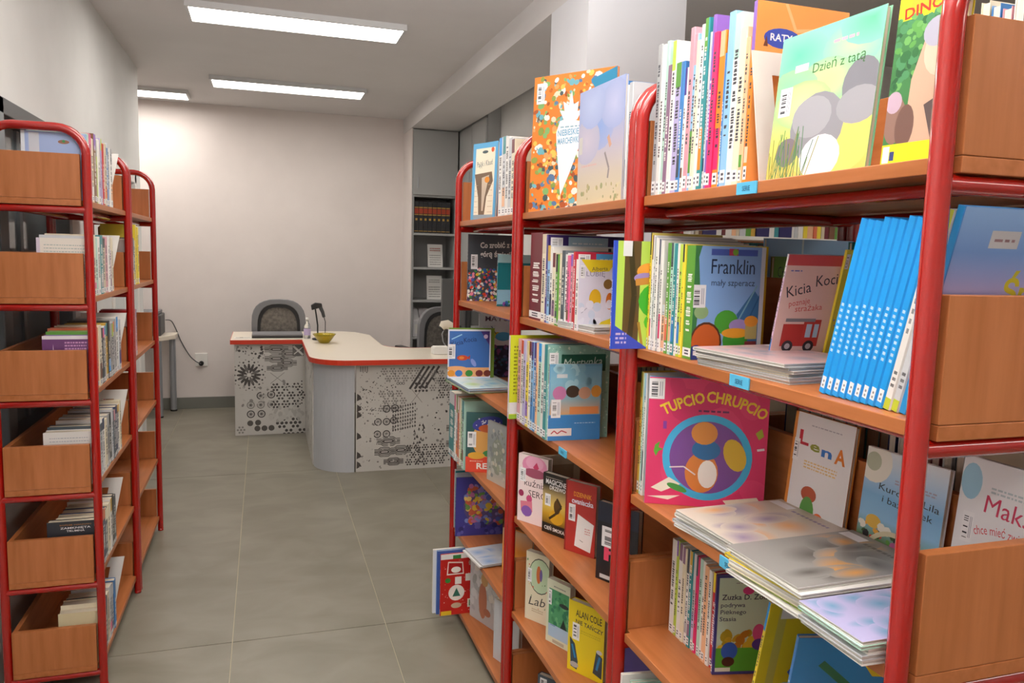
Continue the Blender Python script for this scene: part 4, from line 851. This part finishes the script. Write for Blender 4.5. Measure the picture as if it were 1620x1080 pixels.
def a_mag(c1, c2, c3):
    def f(A):
        A.rect(0, 0, 1, 1, c1)
        for i in range(16):
            A.soft(A.R.uniform(.1, .9), A.R.uniform(.1, .9), A.R.uniform(.08, .24), A.R.uniform(.08, .24), A.R.choice([c2, c3]), c1)
        A.rect(.03, .86, .3, .95, '#e9e9ec'); A.words(.35, .86, .5, .06, c3, 1)
    return f

# ================================================================ books on the double-sided row
def facex(label, z, x0, px, py_top, w, t, cc, art, rot=0, lean=0, roll=0, yoff=0, name='picture_book', pxb=None, **k):
    """bottom-left (spine) corner at X = x0, at picture column px on the shelf top"""
    y = y_at(px, x0, z)+yoff; h = (z_at(py_top, x0, y)-z)/math.cos(math.radians(lean))
    return book(label, (x0, y, z), w, h, t, cc, rot, lean, roll, art=art, name=name, **k)
def bookend(label, x, y, z, w=.2, h=.22, side=1, lean=0, cut=.04):
    """white sheet-metal bookend: tapering plate with a window, and a foot"""
    t = empty('bookend', (x, y, z+.0005)); tag(t, label, 'bookend')
    o = [(cut, .0), (w, .0), (w, h), (0, h)]; i = [(cut+.045, .035), (w-.03, .035), (w-.03, h*.78), (cut+.03, h*.78)]
    if side < 0: o = [(-a, b) for a, b in o]; i = [(-a, b) for a, b in i]
    i = [(side*(cut+.025), h*.5), (side*(w-.03), h*.5), (side*(w-.03), h*.83), (side*(cut+.012), h*.83)]
    vs = []; fs = []
    for y_ in (0, .0018):
        vs += [(a, y_, b) for a, b in o] + [(a, y_, b) for a, b in i]
    for j in range(4):
        l = (j+1) % 4
        fs += [(j, l, 4+l, 4+j), (8+j, 12+j, 12+l, 8+l), (j, 8+j, 8+l, l), (4+j, 4+l, 12+l, 12+j)]
    p = MB().add(vs, fs).build('plate', WHITEP, t)
    p.rotation_euler.x = math.radians(-lean)
    x0, x1 = sorted((side*(cut+.02), side*(w-.01)))
    MB().box(x0, x1, (-.05 if side > 0 else .002), (0 if side > 0 else .012), 0, .0015).build('foot', WHITEP, t)
def tagstrip(z, px0, px1, sh_y0, label_txt='SERIE'):
    pass
z0, z1, z2, z3, z4, z5 = [z+.0005 for z in RS]

# --- R1 top shelf
P = 'on top shelf beside white bookend'
row(z0, .7815, [(1014, 72, 'grey'), (1021, 72, 'white'), (1027, 66, 'mint'), (1032, 104, 'mauve'), (1038, 66, 'white'), (1045, 100, 'lilac'), (1055, 98, 'blue'), (1061, 108, 'white'),
   (1066, 45, 'rose'), (1073, 55, 'sky'), (1079, 65, 'cream'), (1085, 40, 'white'), (1091, 30, 'teal'), (1098, 52, 'silver'), (1102, 25, 'purple'), (1107, 52, 'magenta'),
   (1115, 50, 'orange'), (1125, 85, 'blue'), (1129, 20, 'sky'), (1140, 22, 'white'), (1152, 45, 'cream'), (1163, 60, 'peach'),
   (1170, 3, 'orange', {'art': a_ratatu, 'pxr': 1330, 'label': 'large orange picture book with blue oval title behind the white bookend'})], 1178, P, lean=1.2, w=.2)
bookend('white sheet-metal bookend with cut-out beside the grey-stones picture book', .770, y_at(1178, .778, z0)-.010, z0, .2, .215, 1, 0, .03)
facex('green meadow picture book with grey stones and dark green title, standing face-out', z0, .785, 1211, 62, .205, .010, '#7fc8a0', a_meadow, rot=-86, lean=-5)
facex('yellow picture book with green leaves and red-orange title, standing face-out', z0, .786, 1392, -30, .100, .010, '#e0d820', a_dino, rot=-84, lean=-4)
for x, y, h, c, nm in ((1.09, .80, .275, '#2f7a44', 'dark green'), (1.09, .86, .30, '#e09a52', 'pale orange'),):
    book('%s picture book on the far side of the top shelf' % nm, (x, y, z0), .2, h, .012, c, mirror=True, art=a_plain(c))
for k, c in enumerate(('teal', 'maroon', 'white', 'rose', 'blue', 'cream')):
    book('%s spined book on the far side of the top shelf above the end panel' % c, (1.10, .885+.02*k, z0), .19, .27+.01*(k % 3), .016, c, mirror=True, art=a_plain(CN[c]))

# --- R1 second shelf
facex('crocodile-green picture book with blue corner jutting out past the red posts', z1, .70, 972, 380, .21, .007, '#3350c4', a_dragon, rot=0, yoff=.020)
P = 'in the row behind the light blue book'
W = {'w': .19}
row(z1, .782, [(1021, 368, 'yellow', {'w': .17, 'art': a_plain('#d8c86a')}), (1024, 372, 'white', W), (1027, 374, 'silver', W), (1030, 376, 'white', W), (1034, 378, 'grey', W), (1037, 380, 'white', W),
   (1041, 496, 'peach', {'w': .16}), (1047, 384, 'green', W), (1052, 384, 'mint', W), (1057, 385, 'teal', W), (1062, 385, 'white', W), (1066, 386, 'lime', W), (1071, 386, 'yellow', W),
   (1075, 388, 'green', {'pxr': 1207, 'art': a_turtleblue, 'label': 'light blue picture book with dark serif title, orange ball and green bush'})], 1089, P)
y = y_at(1213, .875, z1)
book('pink picture book with red fire truck leaning beside the bright blue set', (.875, y, z1), .16, .212, .007, '#d9b8d0', -4, 13, art=a_kpink)
y2 = y-.018; x2 = x_at(1334, y2-.04, z1+.17)
book('yellow picture book wedged between the pink one and the blue set', (x2, y2, z1), 1.03-x2, .222, .008, 'yellow', -4, 13, art=a_band('#d8d04a', '#e8e6e0', '#6a7ac0'), spine=False)
ys = y_at(1296, .795, z1); ye = .7795; n = 12; dt = (ys-ye)/n
for k in range(n):
    yy = ys-(k+1)*dt
    def st(A): A.rect(.1, .03, .9, .10, '#e9eef2'); A.words(.35, .04, .3, .05, '#4a4a55', 2); A.words(.25, .25, .5, .3, '#d8ecf8', 9)
    if k < 9:
        book('%s bright blue leaning book counted from the fire-truck book side' % ORDN[k], (.792, yy, z1), .2, .262-.002*(k % 3), dt*.95, 'bright blue', 0, 13.5, stitle=st, tagc=0, group='leaning bright blue set')
for k, (c, nm) in enumerate((('white', 'white book with lime spine tips'), ('silver', 'pale silver book'))):
    def st2(A): A.rect(0, 0, 1, .06, '#b9c83a'); A.rect(0, .88, 1, 1, '#b9c83a'); A.words(.2, .12, .6, .1, '#33333a', 3); A.words(.3, .4, .4, .2, '#55555c', 4)
    book(nm+' leaning between the blue set and the end panel', (.792, ys-(10+k)*dt, z1), .2, .268, dt*.95, c, 0, 13.5, stitle=st2, tagc=0)
book('blue-spined picture book with yellow title on a sunset cover against the end panel', (.792, ye, z1), .235, .275, dt*.95, 'blue', 0, 13.5, art=a_snow, tagc=0, stitle=lambda A: A.rect(0, 0, 1, 1, '#2a8fd0'))
# far side of the same shelf
book('green book with dark title standing beyond the back panel', (1.075, 1.455, z1), .215, .205, .012, 'olive', mirror=True, art=lambda A: (A.rect(0, 0, 1, 1, '#5a8a1e'), A.text('CHARAKTEREK', .3, .78, .5, '#2f4a14', 0, .12), A.words(.1, .62, .4, .06, '#3f6a14', 2)))
book('pale blue book standing behind the green one beyond the back panel', (1.065, 1.472, z1), .235, .245, .012, 'sky', mirror=True, art=lambda A: (A.grad(['#5a92a8', '#7fb4d8', '#8fb8e2']), A.rect(.4, .5, .42, 1, '#c8dce8')))
book('teal edged blue picture book on the far side beside the rear post', (1.075, 1.22, z1), .2, .235, .010, 'teal', mirror=True, art=lambda A: (A.rect(0, 0, 1, 1, '#2f8f8a'), A.rect(.06, 0, 1, .93, '#2f5fb0'), A.rect(.14, .7, .24, .9, '#dfe2ea')))
book('beige picture book on the far side of the second shelf', (1.08, 1.16, z1), .2, .265, .010, 'beige', mirror=True, art=a_plain('#b8ab92'))
for k, c in enumerate(('navy', 'slate', 'maroon', 'mauve', 'white')):
    book('%s book on the far side of the second shelf behind the blue set' % c, (1.09, 1.06-.018*k, z1), .2, .262+.006*(k % 2), .015, c, mirror=True, art=a_plain(CN[c]))

# --- R1 third shelf
P = 'left of the big pink picture book'
row(z2, .782, [(1000, 584, 'ochre', {'w': .235}), (1005, 590, 'mint', {'w': .22}), (1009, 590, 'white', {'w': .22})], 1013, 'beside the big pink picture book')
face('big pink picture book with gold title arched over a blue ring', z2, (1019, 795), (1207, 808), (1026, 592), .012, '#6ab4e6', a_pinkring)
def faceout(label, z, x0, pxl, pxr, pyt, t, cc, art, lean=-5):
    w = y_at(pxl, x0, z+.1)-y_at(pxr, x0, z+.1)
    return facex(label, z, x0, pxl, pyt, w, t, cc, art, rot=-88, lean=lean, yoff=y_at(pxl, x0, z+.1)-y_at(pxl, x0, z))
faceout('white picture book with four coloured title letters and orange spine', z2, 1.003, 1242, 1331, 650, .010, '#d98a3a', a_lena)
faceout('white and sky blue picture book with dark two-line title and animals below', z2, 1.003, 1356, 1478, 706, .010, '#e6e6ea', a_chicks)
faceout('white picture book with red title and green arch behind the end panel', z2, 1.003, 1500, 1640, 720, .010, '#dcdce2', a_maks)
for k, c in enumerate(('navy', 'white', 'black', 'cream', 'maroon', 'silver', 'slate', 'beige')):
    book('%s book on the far side of the third shelf' % c, (1.08, 1.08-.024*k, z2), .2, .225+.012*(k % 3), .018, c, mirror=True, art=a_plain(CN[c]), spine=False)

# --- R1 fourth shelf
q = onz(1058, 996, z3)
P = 'left of the framed pale green cover'
row(z3, .872, [(1056, 853, 'white'), (1063, 855, 'lime'), (1067, 860, 'white'), (1073, 866, 'cream'), (1078, 868, 'white'), (1083, 872, 'teal'), (1088, 876, 'silver'), (1093, 880, 'magenta'), (1097, 884, 'mint'), (1102, 888, 'white'), (1107, 895, 'peach'), (1113, 902, 'white'), (1118, 906, 'red'), ], 1124, P, w=.14)
face('pale green picture book with purple border and dark blue four-line title', z3, (1126, 1067), (1226, 1064), (1127, 911), .009, 'violet', a_zuzka)
book('yellow picture book leaning in front of the purple bordered book', (.83, 1.12, z3), .19, .27, .010, 'yellow', -10, 14, art=a_yellowstrip)
book('blue picture book with yellow title leaning on the yellow one', (.80, 1.00, z3), .22, .27, .010, 'blue', -14, 13, art=a_bluegdz)
# --- R1 fifth shelf
q = y_at(952, .775, z4)
for k, (c, a) in enumerate((('white', None), ('mint', None), ('white', None))):
    book('%s thin book beside the green covered one on a low shelf' % ('first ' if 0 else c) if k < 2 else 'white edged slim book touching the green covered one on a low shelf', (.76+.01*k, 1.50-.028*k-.02, z4), .2, .232-.004*k, .010, c, -8)
book('green picture book with grey band on a low shelf below the wooden panel', (.785, 1.40, z4), .21, .222, .012, '#dfe4e0', -8, art=lambda A: (A.rect(0, 0, 1, 1, '#c6d0c6'), A.rect(.04, .02, 1, .98, '#6aa03a'), A.rect(.04, .84, 1, .98, '#46505a'), A.rect(.35, .5, .6, .62, '#e9ece6'), A.words(.38, .53, .2, .06, '#4a4a4a', 2)))

# --- magazines lying flat
def stack(place, z, x, y, w, d, n, t, rot, cols, art, kind='magazine', top_label=None):
    zz = z
    for k in range(n):
        tt = t*random.uniform(.8, 1.25); last = k == n-1
        c = cols[k % len(cols)]
        lab = top_label if last and top_label else '%s-edged %s number %d up in the flat stack %s' % (c, kind, k+1, place)
        lab = lab if last else '%s %s %s in the stack %s' % (c, kind, ['at the bottom', 'second from bottom', 'third from bottom', 'fourth from bottom', 'fifth from bottom', 'sixth from bottom', 'seventh from bottom', 'eighth from bottom'][k], place)
        o = book(lab, (x+random.uniform(-.006, .006), y+random.uniform(-.007, .007), zz), w, d, tt, c, rot+random.uniform(-2.5, 2.5), flat=True, art=art if last else None, name=kind, cat=kind, spine=False, pages='#e4e0d8')
        zz += tt+.0004
    return zz
CM = ['white', 'silver', 'cream', 'white', 'grey']
stack('before the pink fire-truck book', z1, .762, y_at(1100, .762, 1.385), .235, .19, 6, .0052, -82, CM, a_mag('#c8a8a8', '#b88a90', '#8a90a0'), top_label='pinkish glossy magazine on top of the stack before the fire-truck book')
stack('by the coloured-letter book', z2, .762, 1.29, .20, .25, 5, .006, -86, ['white', 'silver', 'white', 'white'], a_mag('#c9bcae', '#d89a5a', '#8a7a98'), top_label='glossy magazine with orange art topping the stack below the coloured-letter book')
stack('by the post', z2, .735, 1.066, .175, .265, 7, .0055, -87, ['white', 'lime', 'cream', 'white', 'yellow', 'white'], a_mag('#8e8c88', '#d89a4a', '#55534f'), top_label='grey and orange glossy magazine topping the thick stack by the post')
stack('at the shelf edge by the post', z2, .735, .885, .125, .2, 5, .006, -90, ['white', 'silver', 'white', 'mint'], a_mag('#a8a4c8', '#e07a3a', '#5f90b0'), top_label='lilac magazine with orange art topping the stack at the post')
# shelf tags
def shelftag(z, px, w=.055):
    y = y_at(px, XR, z); t = MB().box(XR-.0006, XR+.0022, y-w, y, z-.0195, z+.0005).build('shelf_tag', mat('tag_%d' % px, '#57b7de', .4))
    tag(t, 'light blue shelf tag stuck on the board edge %s' % {1166: 'under the white bookend', 1155: 'under the fire-truck book stack', 1139: 'under the orange-topped magazine stack', 884: 'under the teal and blue cover books'}[px], 'label')
    A = Art(w, .02, (XR-.0007, y, z-.0195), (0, -1, 0), (0, 0, 1)); A.text('SERIE', .5, .28, .4, '#23507a', 0, .42, .01); A.build('tag_print', t)
for z, px in ((RS[0], 1166), (RS[1], 1155), (RS[2], 1139), (RS[2], 884)): shelftag(z, px)

# --- R2 (middle unit)
facex('large orange picture book covered in tiny figures with white carrot shape, face-out', z0, .780, 836, 122, .29, .010, '#d87a2e', a_carrot, rot=-56, lean=-2)
facex('lilac and cream picture book in clear wrap before the orange speckled one', z0, .772, 912, 148, .245, .007, '#a4b2dc', a_lilac, rot=-88, lean=0)
row(z0, .785, [(976, 128, 'blue'), (981, 135, 'white'), (986, 130, 'silver')], 992, 'on top shelf before the double post', w=.2, lean=0)
P = 'left of the yellow and white cover'
row(z1, .776, [(834, 368, 'maroon'), (853, 370, 'cream'), (859, 371, 'violet', {'w': .25, 'art': a_band('#3a2a6a', '#a8c6d8')}), (862, 388, 'sky', {'w': .25, 'art': a_band('#dfe4ea', '#3a3a44')}), (867, 390, 'white'), (871, 400, 'cream'), (876, 402, 'green'), (880, 402, 'cream'), (884, 396, 'slate', {'w': .25, 'art': a_band('#7a868e', '#c9d2d6')}),
   (889, 402, 'white'), (894, 404, 'pink'), (898, 402, 'rose'), (902, 398, 'red', {'w': .23, 'art': a_band('#c8324a', '#57a6dc')}), (906, 410, 'white', {'pxr': 974, 'art': a_alb, 'label': 'white picture book with yellow corners and grey handwritten title'})], 911, P, w=.17)
stack('under the yellow cornered cover', z1, .762, y_at(878, .762, z1), .20, .19, 3, .005, -84, ['white', 'white', 'silver'], a_mag('#c9c8c4', '#b8b6b0', '#a8a8a8'), top_label='pale magazine topping the thin stack under the yellow-cornered cover')
facex('yellow spined book jutting out past the red double post', z2, .735, 803, 531, .2, .018, '#c6cf2a', lambda A: (A.rect(0, 0, 1, 1, '#ccd42c'), A.rect(0, .06, .6, .2, '#e6e4e6'), A.words(.06, .3, .1, .6, '#8a8a1e', 14), A.rect(0, 0, .6, .05, '#9ac03a')), stitle=lambda A: (A.rect(0, 0, 1, 1, '#d8c8d4'), A.rect(0, .08, 1, .2, '#e6e4e6')), tagc=0, yoff=-.012)
P = 'left of the teal lace-edged cover'
row(z2, .752, [(815, 536, 'rose'), (820, 538, 'white'), (824, 538, 'lilac'), (828, 540, 'yellow'), (832, 540, 'white'), (836, 541, 'sky'), (840, 542, 'blue'), (844, 542, 'peach'), (847, 543, 'mint'), (852, 544, 'white'),
   (857, 545, 'teal', {'pxr': 963, 'art': a_martgreen, 'label': 'teal lace-edged book with dark green title panel'}), ], 862, P)
yb_ = y_at(862, .752, z2)-.012; xb_ = x_at(866, yb_, z2)
book('blue picture book with beach scene and pink ball before the teal one', (xb_, yb_, z2), x_at(951, yb_-.01, z2+.1)-xb_, z_at(576, xb_, yb_)-z2, .008, '#dfe6ea', -3, art=a_martblue)
book('plain pale yellow folder leaning at the double post', (.865, 1.60, z2), .16, .2, .006, '#d8cf8a', 0, -13, art=a_plain('#d8cf8a'), spine=False)
face('pink cupcake novel with brown hand-lettered title', z3, (818, 821), (864, 836), (822, 716), .022, '#ecd8d6', a_cupcake, pages='#e6dfd0')
face('black and gold novel with white capital title', z3, (857, 839), (894, 853), (862, 746), .022, '#1f1c18', a_gold, pages='#e0dac8')
face('red novel with yellow title and torn white paper shape', z3, (892, 868), (940, 884), (896, 758), .022, '#a82a26', a_diary, pages='#dcd8d0')
face('black novel with coral capital letters at the double post', z3, (942, 913), (962, 921), (947, 791), .020, '#1a1a20', a_black_f, w=.13, pages='#e4ddcc')
book('beige framed book standing at the far end of the novel shelf', (.83, 2.27, z3), .15, .20, .016, 'beige', 0, art=lambda A: (A.rect(0, 0, 1, 1, '#c9bfa8'), A.rect(.15, .15, .85, .85, '#a8987c')))
face('cream novel with oval garden scene and script title', z4, (830, 976), (866, 991), (832, 870), .022, '#e0d8bf', a_lab)
face('green and white children\'s novel behind the yellow one', z4, (863, 1011), (899, 1031), (866, 913), .022, '#d8dcc4', a_greenhat)
face('yellow novel with black capital title and painted sneakers', z4, (897, 1056), (953, 1083), (900, 947), .022, '#e8d022', a_alan)
book('violet-spined book beside the yellow sneaker novel', (.88, 1.765, z4), .14, .21, .018, 'violet', -60)
book('slate blue novel with straw-coloured capitals on the lowest middle shelf', (.80, 2.12, z5), .14, .20, .02, 'slate', -55, art=a_slate)
book('dark slate novel in front of the straw-lettered one on the lowest shelf', (.82, 2.03, z5), .14, .19, .02, '#3f4a55', -55, art=a_plain('#44505c'))

# --- R3 (unit at the desk end)
facex('blue framed picture book with brown curving figure, on top at the desk end', z0, .785, 744, 228, .155, .010, '#4a9ad0', a_skates, rot=-68, lean=-2)
row(z0, .778, [(786, 218, 'white'), (791, 216, 'silver'), (796, 216, 'white'), (801, 218, 'silver'), (806, 220, 'cream')], 811, 'on top shelf behind the blue framed book', w=.2)
facex('dark grey picture book with white title over a heap of colourful litter', z1, .795, 739, 368, .215, .009, '#4a5058', a_trash)
facex('teal and sky blue picture book in front of the litter cover', z1, .83, 786, 402, .18, .008, '#1f7a86', a_teal2)
zf = stack('under the blue fish book', z2, .70, 3.03, .30, .20, 2, .010, -88, ['green', 'blue'], a_mag('#c8d8d8', '#9fc46a', '#5fb0d0'), top_label='blue-edged board book topping the flat pair under the fish book', kind='board_book')
p = onz(708, 598, zf)
book('blue picture book with red fish and dark rounded title standing on two flat books', (p.x, p.y, zf), .172, z_at(521, p.x, p.y)-zf, .009, '#dfe2f2', -7, art=a_kblue)
book('green book standing right behind the blue fish book', (p.x+.006, p.y+.012, zf), .184, z_at(519, p.x, p.y)-zf, .008, 'green', -7, art=a_plain('#7a9a3a'), spine=False)
yp = 3.085; xp = x_at(757, yp, z2+.1)
book('tall pale and navy picture book with purple capitals behind the fish book', (xp, yp, z2), 1.03-xp, z_at(490, xp, yp)-z2, .008, '#c9cedb', art=a_pupy)
P = 'jutting out beside the red-bottomed cover'
row(z3, .735, [(703, 614, 'teal', {'w': .2, 'art': lambda A: (A.grad(['#e4e6e2', '#cfe0d8', '#5ab09a', '#3f9a8a']), A.ell(.15, .5, .12, .08, '#3a2a30'), A.ell(.15, .4, .1, .05, '#d8a890'))}), (713, 618, 'white'), (716, 620, 'silver'), (719, 622, 'coral'), (722, 624, 'cream'), (725, 628, 'green'), (728, 632, 'mint')], 732, P)
face('red-bottomed picture book with blue cap shape and white capitals', z3, (736, 746), (790, 750), (738, 652), .010, '#2f5a5a', a_remif, rot=-20, w=.165)
face('grey silvery picture book standing turned before the red-bottomed one', z3, (770, 757), (796, 771), (772, 664), .010, '#a4a9a8', a_greyold, w=.15)
row(z4, .765, [(709, 742, 'white'), (712, 745, 'teal'), (715, 748, 'silver')], 719, 'beside the dark violet flower cover')
face('dark violet picture book with bouquet of coloured dots', z4, (720, 848), (788, 851), (721, 756), .010, '#3b3a8a', a_violet, rot=-6, w=.2)
stack('before the violet book', z4, .74, 2.83, .18, .22, 2, .007, -84, ['white', 'silver'], a_mag('#c0c4cc', '#7a9ac8', '#d8dce2'), top_label='blue and white magazine topping the flat pair before the violet book')
book('orange picture book standing turned at the post below the violet one', (.80, 2.52, z4), .14, .205, .012, '#dc8a2e', -60, art=lambda A: (A.grad(['#c05a1e', '#e8a03a', '#dc8a2e', '#c8a88a']), A.speck(20, (.1, .05, .9, .2), ['#4a2a1a', '#7a3a1a'], (.04, .08))))
facex('white slim book jutting into the aisle beside the red Christmas cover', z5, .655, 684, 862, .2, .014, 'white', a_plain('#dfe2ea'), spine=False)
facex('blue slim book between the white one and the red Christmas cover', z5, .668, 690, 872, .2, .012, 'blue', a_plain('#3f5fa8'), spine=False)
facex('red Christmas picture book with white round badge jutting into the aisle', z5, .68, 696, 878, .17, .012, '#c0241f', a_xmas)
face('grey picture book with brown figure standing on the lowest shelf', z5, (743, 972), (772, 1016), (738, 868), .012, '#b9bcbf', a_p, w=.2, rot=-70)
book('white spined book on the lowest shelf before the grey cover', (.80, 2.60, z5), .15, .23, .014, 'white', -70, art=a_plain('#c9ccd2'))

# ================================================================ paperbacks on the wall units
l0, l1, l2, l3, l4, l5 = [z+.0005 for z in LS]
def lrow(z, x0, y0, y1, cols, hts, place, w=.14, near_art=None, near_label=None, near_h=None, near_w=None, name='paperback'):
    """spines face the aisle at X = x0, running from the near end y0 to the far end y1"""
    n = len(cols); wts = [random.uniform(.7, 1.4) for _ in cols]; S = sum(wts); y = y0
    for k, c in enumerate(cols):
        t = (y1-y0)*wts[k]/S; h = hts[k % len(hts)]; first = k == 0
        ww = near_w if first and near_w else w+random.uniform(-.008, .008)
        a = cols[k-1] if k else None; b = cols[k+1] if k < n-1 else None
        nb = ('between %s and %s ones' % (a, b) if a and b else 'beside a %s one' % (a or b))
        lab = near_label if first and near_label else '%s paperback %s %s' % (c, nb, place)
        book(lab, (x0-ww-random.uniform(0, .004), y, z), ww, near_h if first and near_h else h, t*.96, c, art=near_art if first else None, mirror=True, name=name, pages='#ddd3bd')
        y += t
XL = -.553
ya, yb = 2.886, 3.40
lrow(l0, XL, 2.8945, 3.36, ['sky', 'mint', 'rose', 'cream', 'brown', 'lime', 'white', 'mauve', 'lilac', 'red', 'beige', 'blue', 'silver', 'white'], [.235, .22, .225, .215], 'on the wall unit top shelf', .18, a_ltblue, 'pale blue covered book showing above the top end panel', .215, .185)
bookend('white bookend with cut-out on the wall unit top shelf', XL+.010, 3.42, l0, .17, .215, -1, 7)
lrow(l1, XL, 2.8945, 3.33, ['white', 'silver', 'cream', 'mint', 'white', 'teal', 'beige', 'rose', 'white', 'mauve', 'cream'], [.20, .205, .21], 'on the wall unit second shelf', .15, a_lined, 'white book with lined cover showing above the second end panel', .195, .155)
bookend('white bookend with cut-out on the wall unit second shelf', XL+.010, 3.39, l1, .17, .215, -1, 7)
lrow(l2, XL, 2.8945, 3.44, ['purple', 'green', 'coral', 'cream', 'black', 'slate', 'white', 'ochre', 'black', 'grey', 'slate', 'silver', 'grey', 'white', 'silver'], [.197, .203, .21, .215, .2], 'on the wall unit third shelf', .14, a_purple_tower, 'purple paperback with pale tower showing above the third end panel', .192, .148)
bookend('white bookend on the wall unit third shelf', XL+.010, 3.50, l2, .17, .22, -1, 7)
lrow(l3, XL, 2.8945, 3.40, ['white', 'slate', 'silver', 'white', 'cream', 'grey', 'black', 'silver', 'slate', 'navy', 'white', 'cream'], [.188, .195, .19, .2], 'on the wall unit fourth shelf', .145, a_text, 'white paperback with text-covered back showing above the fourth end panel', .185, .155)
bookend('white bookend on the wall unit fourth shelf', XL+.010, 3.47, l3, .17, .225, -1, 7)
lrow(l4, XL, 2.8945, 3.22, ['black', 'cream', 'navy', 'slate', 'cream', 'white', 'black', 'slate'], [.19, .197, .2, .185], 'on the wall unit fifth shelf', .14, a_coffin, 'black paperback with white capital title showing above the fifth end panel', .193, .155)
bookend('white bookend on the wall unit fifth shelf', XL+.010, 3.30, l4, .17, .22, -1, 7)
lrow(l5, XL, 2.8945, 3.17, ['beige', 'cream', 'slate', 'beige', 'silver', 'navy', 'blue'], [.19, .2, .188], 'on the wall unit bottom shelf', .13, a_plain('#cfc4a0'), 'thick yellowed paperback showing above the lowest end panel', .185, .135)
bookend('white bookend on the wall unit bottom shelf', XL+.010, 3.28, l5, .17, .22, -1, 7)
# the emptier unit
bookend('white bookend on the emptier unit top shelf', XL-.03, 3.80, l0, .15, .14, -1, 20)
lrow(l1, XL, 3.72, 3.98, ['white', 'cream', 'slate', 'cream', 'yellow', 'ochre', 'yellow'], [.20, .205, .21, .20, .27, .255, .26], 'on the emptier unit second shelf', .15)
lrow(l2, XL, 3.72, 3.86, ['white', 'red', 'cream', 'rose'], [.2, .21], 'on the emptier unit third shelf', .14)
lrow(l3, -.68, 3.74, 3.80, ['white', 'magenta'], [.19, .2], 'on the emptier unit fourth shelf', .11)

# ================================================================ bookcase in the far bay
FY = 3.8
FZ = [1.69, 1.36, 1.03, .70, .37]
fb = empty('wall_bookcase', (2.25, FY, 0)); tag(fb, 'long pale wall bookcase in the far bay with letter dividers', 'bookcase')
for x in (0, 1.2, 2.4, 3.58): MB().box(x, x+.02, 0, .3, 0, 2.05).build('upright', WHITEP, fb)
MB().box(.02, 3.58, .285, .3, .05, 2.05).build('back_panel', WOODH, fb)
for z in FZ+[2.03]:
    for x in (.02, 1.22, 2.42): MB().box(x, x+(1.18 if x < 2 else 1.16), 0, .284, z-.02, z).build('shelf', WHITEP, fb)
FC = ['cream', 'white', 'beige', 'peach', 'ochre', 'maroon', 'white', 'cream', 'green', 'silver', 'teal', 'coral', 'white', 'beige', 'brown', 'yellow', 'navy', 'grey']
fm = {}
LET = {(0, 2.69): 'R', (0, 2.86): 'S', (0, 2.36): 'P'}
for li, z in enumerate(FZ):
    if li in (1, 2): continue
    x = 2.285 if li == 0 else 3.1; k = 0; pc = 'white'; used = set()
    while x < (5.3 if li == 0 else 4.7):
        if any(abs(x-(2.25+u)) < .03 for u in (1.2, 2.4)) or (3.40 < x < 3.49) or (4.60 < x < 4.69): x += .03; continue
        L = [c for (a, b), c in LET.items() if a == li and abs(b-x) < .03]
        if L and (li, L[0]) not in fm:
            fm[(li, L[0])] = 1
            t = empty('letter_divider', (x, FY+.004, z+.0005)); tag(t, 'dark violet divider with white letter %s in the far bookcase' % L[0], 'divider')
            MB().box(0, .085, 0, .012, 0, .2).build('board', mat('divider_%s' % L[0], '#2a2560', .4), t)
            A = Art(.085, .2, (0, -.0003, 0)); A.text(L[0], .5, .32, .55, '#f0eef4', 0, .3, .02); A.build('letter', t); x += .088; continue
        tt = random.choice((.022, .028, .035, .04)); hh = random.choice((.19, .205, .22, .24)); opt = [q for q in FC if (pc, q) not in used and q != pc]; c = random.choice(opt or FC); used.add((pc, c))
        key = (tt, hh)
        if key not in fm:
            pf = [(0, 0), (.0, .16), (tt, .16), (tt, 0), (tt-.002, -.0015), (.002, -.0015)]
            m_ = MB().prism(pf, 0, hh); me = bpy.data.meshes.new('far_book'); me.from_pydata(m_.v, [], m_.f); me.materials.append(COVER); fm[key] = me
        o = link('far_book', fm[key], None, CN[c]); o.location = (x, FY+.006+random.uniform(0, .01), z+.0005)
        tag(o, '%s spined book after a %s one in the %s row of the far bookcase' % (c, pc, ['top', 'second', 'third', 'fourth', 'lowest'][li]), 'book', '%s books in far bookcase row %d' % (c, li+1))
        x += tt+.0012; k += 1; pc = c

# books on the far side of the double-sided row, seen through the gaps
RC = ['slate', 'maroon', 'navy', 'brown', 'black', 'teal', 'mauve', 'cream', 'violet', 'red', 'green', 'beige']
def rear(z, ya, yb, place, seed):
    R = random.Random(seed); y = ya; prev = None; used = set()
    while y < yb-.045:
        t = R.uniform(.024, .042); opt = [q for q in RC if q != prev and (prev, q) not in used]; c = R.choice(opt); used.add((prev, c)); h = R.uniform(.19, .25)
        book('%s book %s, %s' % (c, 'after a %s one' % prev if prev else 'at the row start', place), (1.30-.17, y, z), .17, h, t*.96, c, mirror=True, name='book', pages='#b8ad96', spine=False)
        y += t; prev = c
rear(z2, .765, .86, 'rear third shelf by the end panel', 1)
rear(z2, 1.10, 1.49, 'rear third shelf of the blue-set unit', 2)
rear(z3, .80, 1.49, 'rear fourth shelf of the blue-set unit', 3)
rear(z1, 1.57, 2.28, 'rear second shelf of the middle unit', 4)
rear(z2, 1.57, 2.28, 'rear third shelf of the middle unit', 5)
rear(z3, 1.57, 2.28, 'rear fourth shelf of the middle unit', 6)
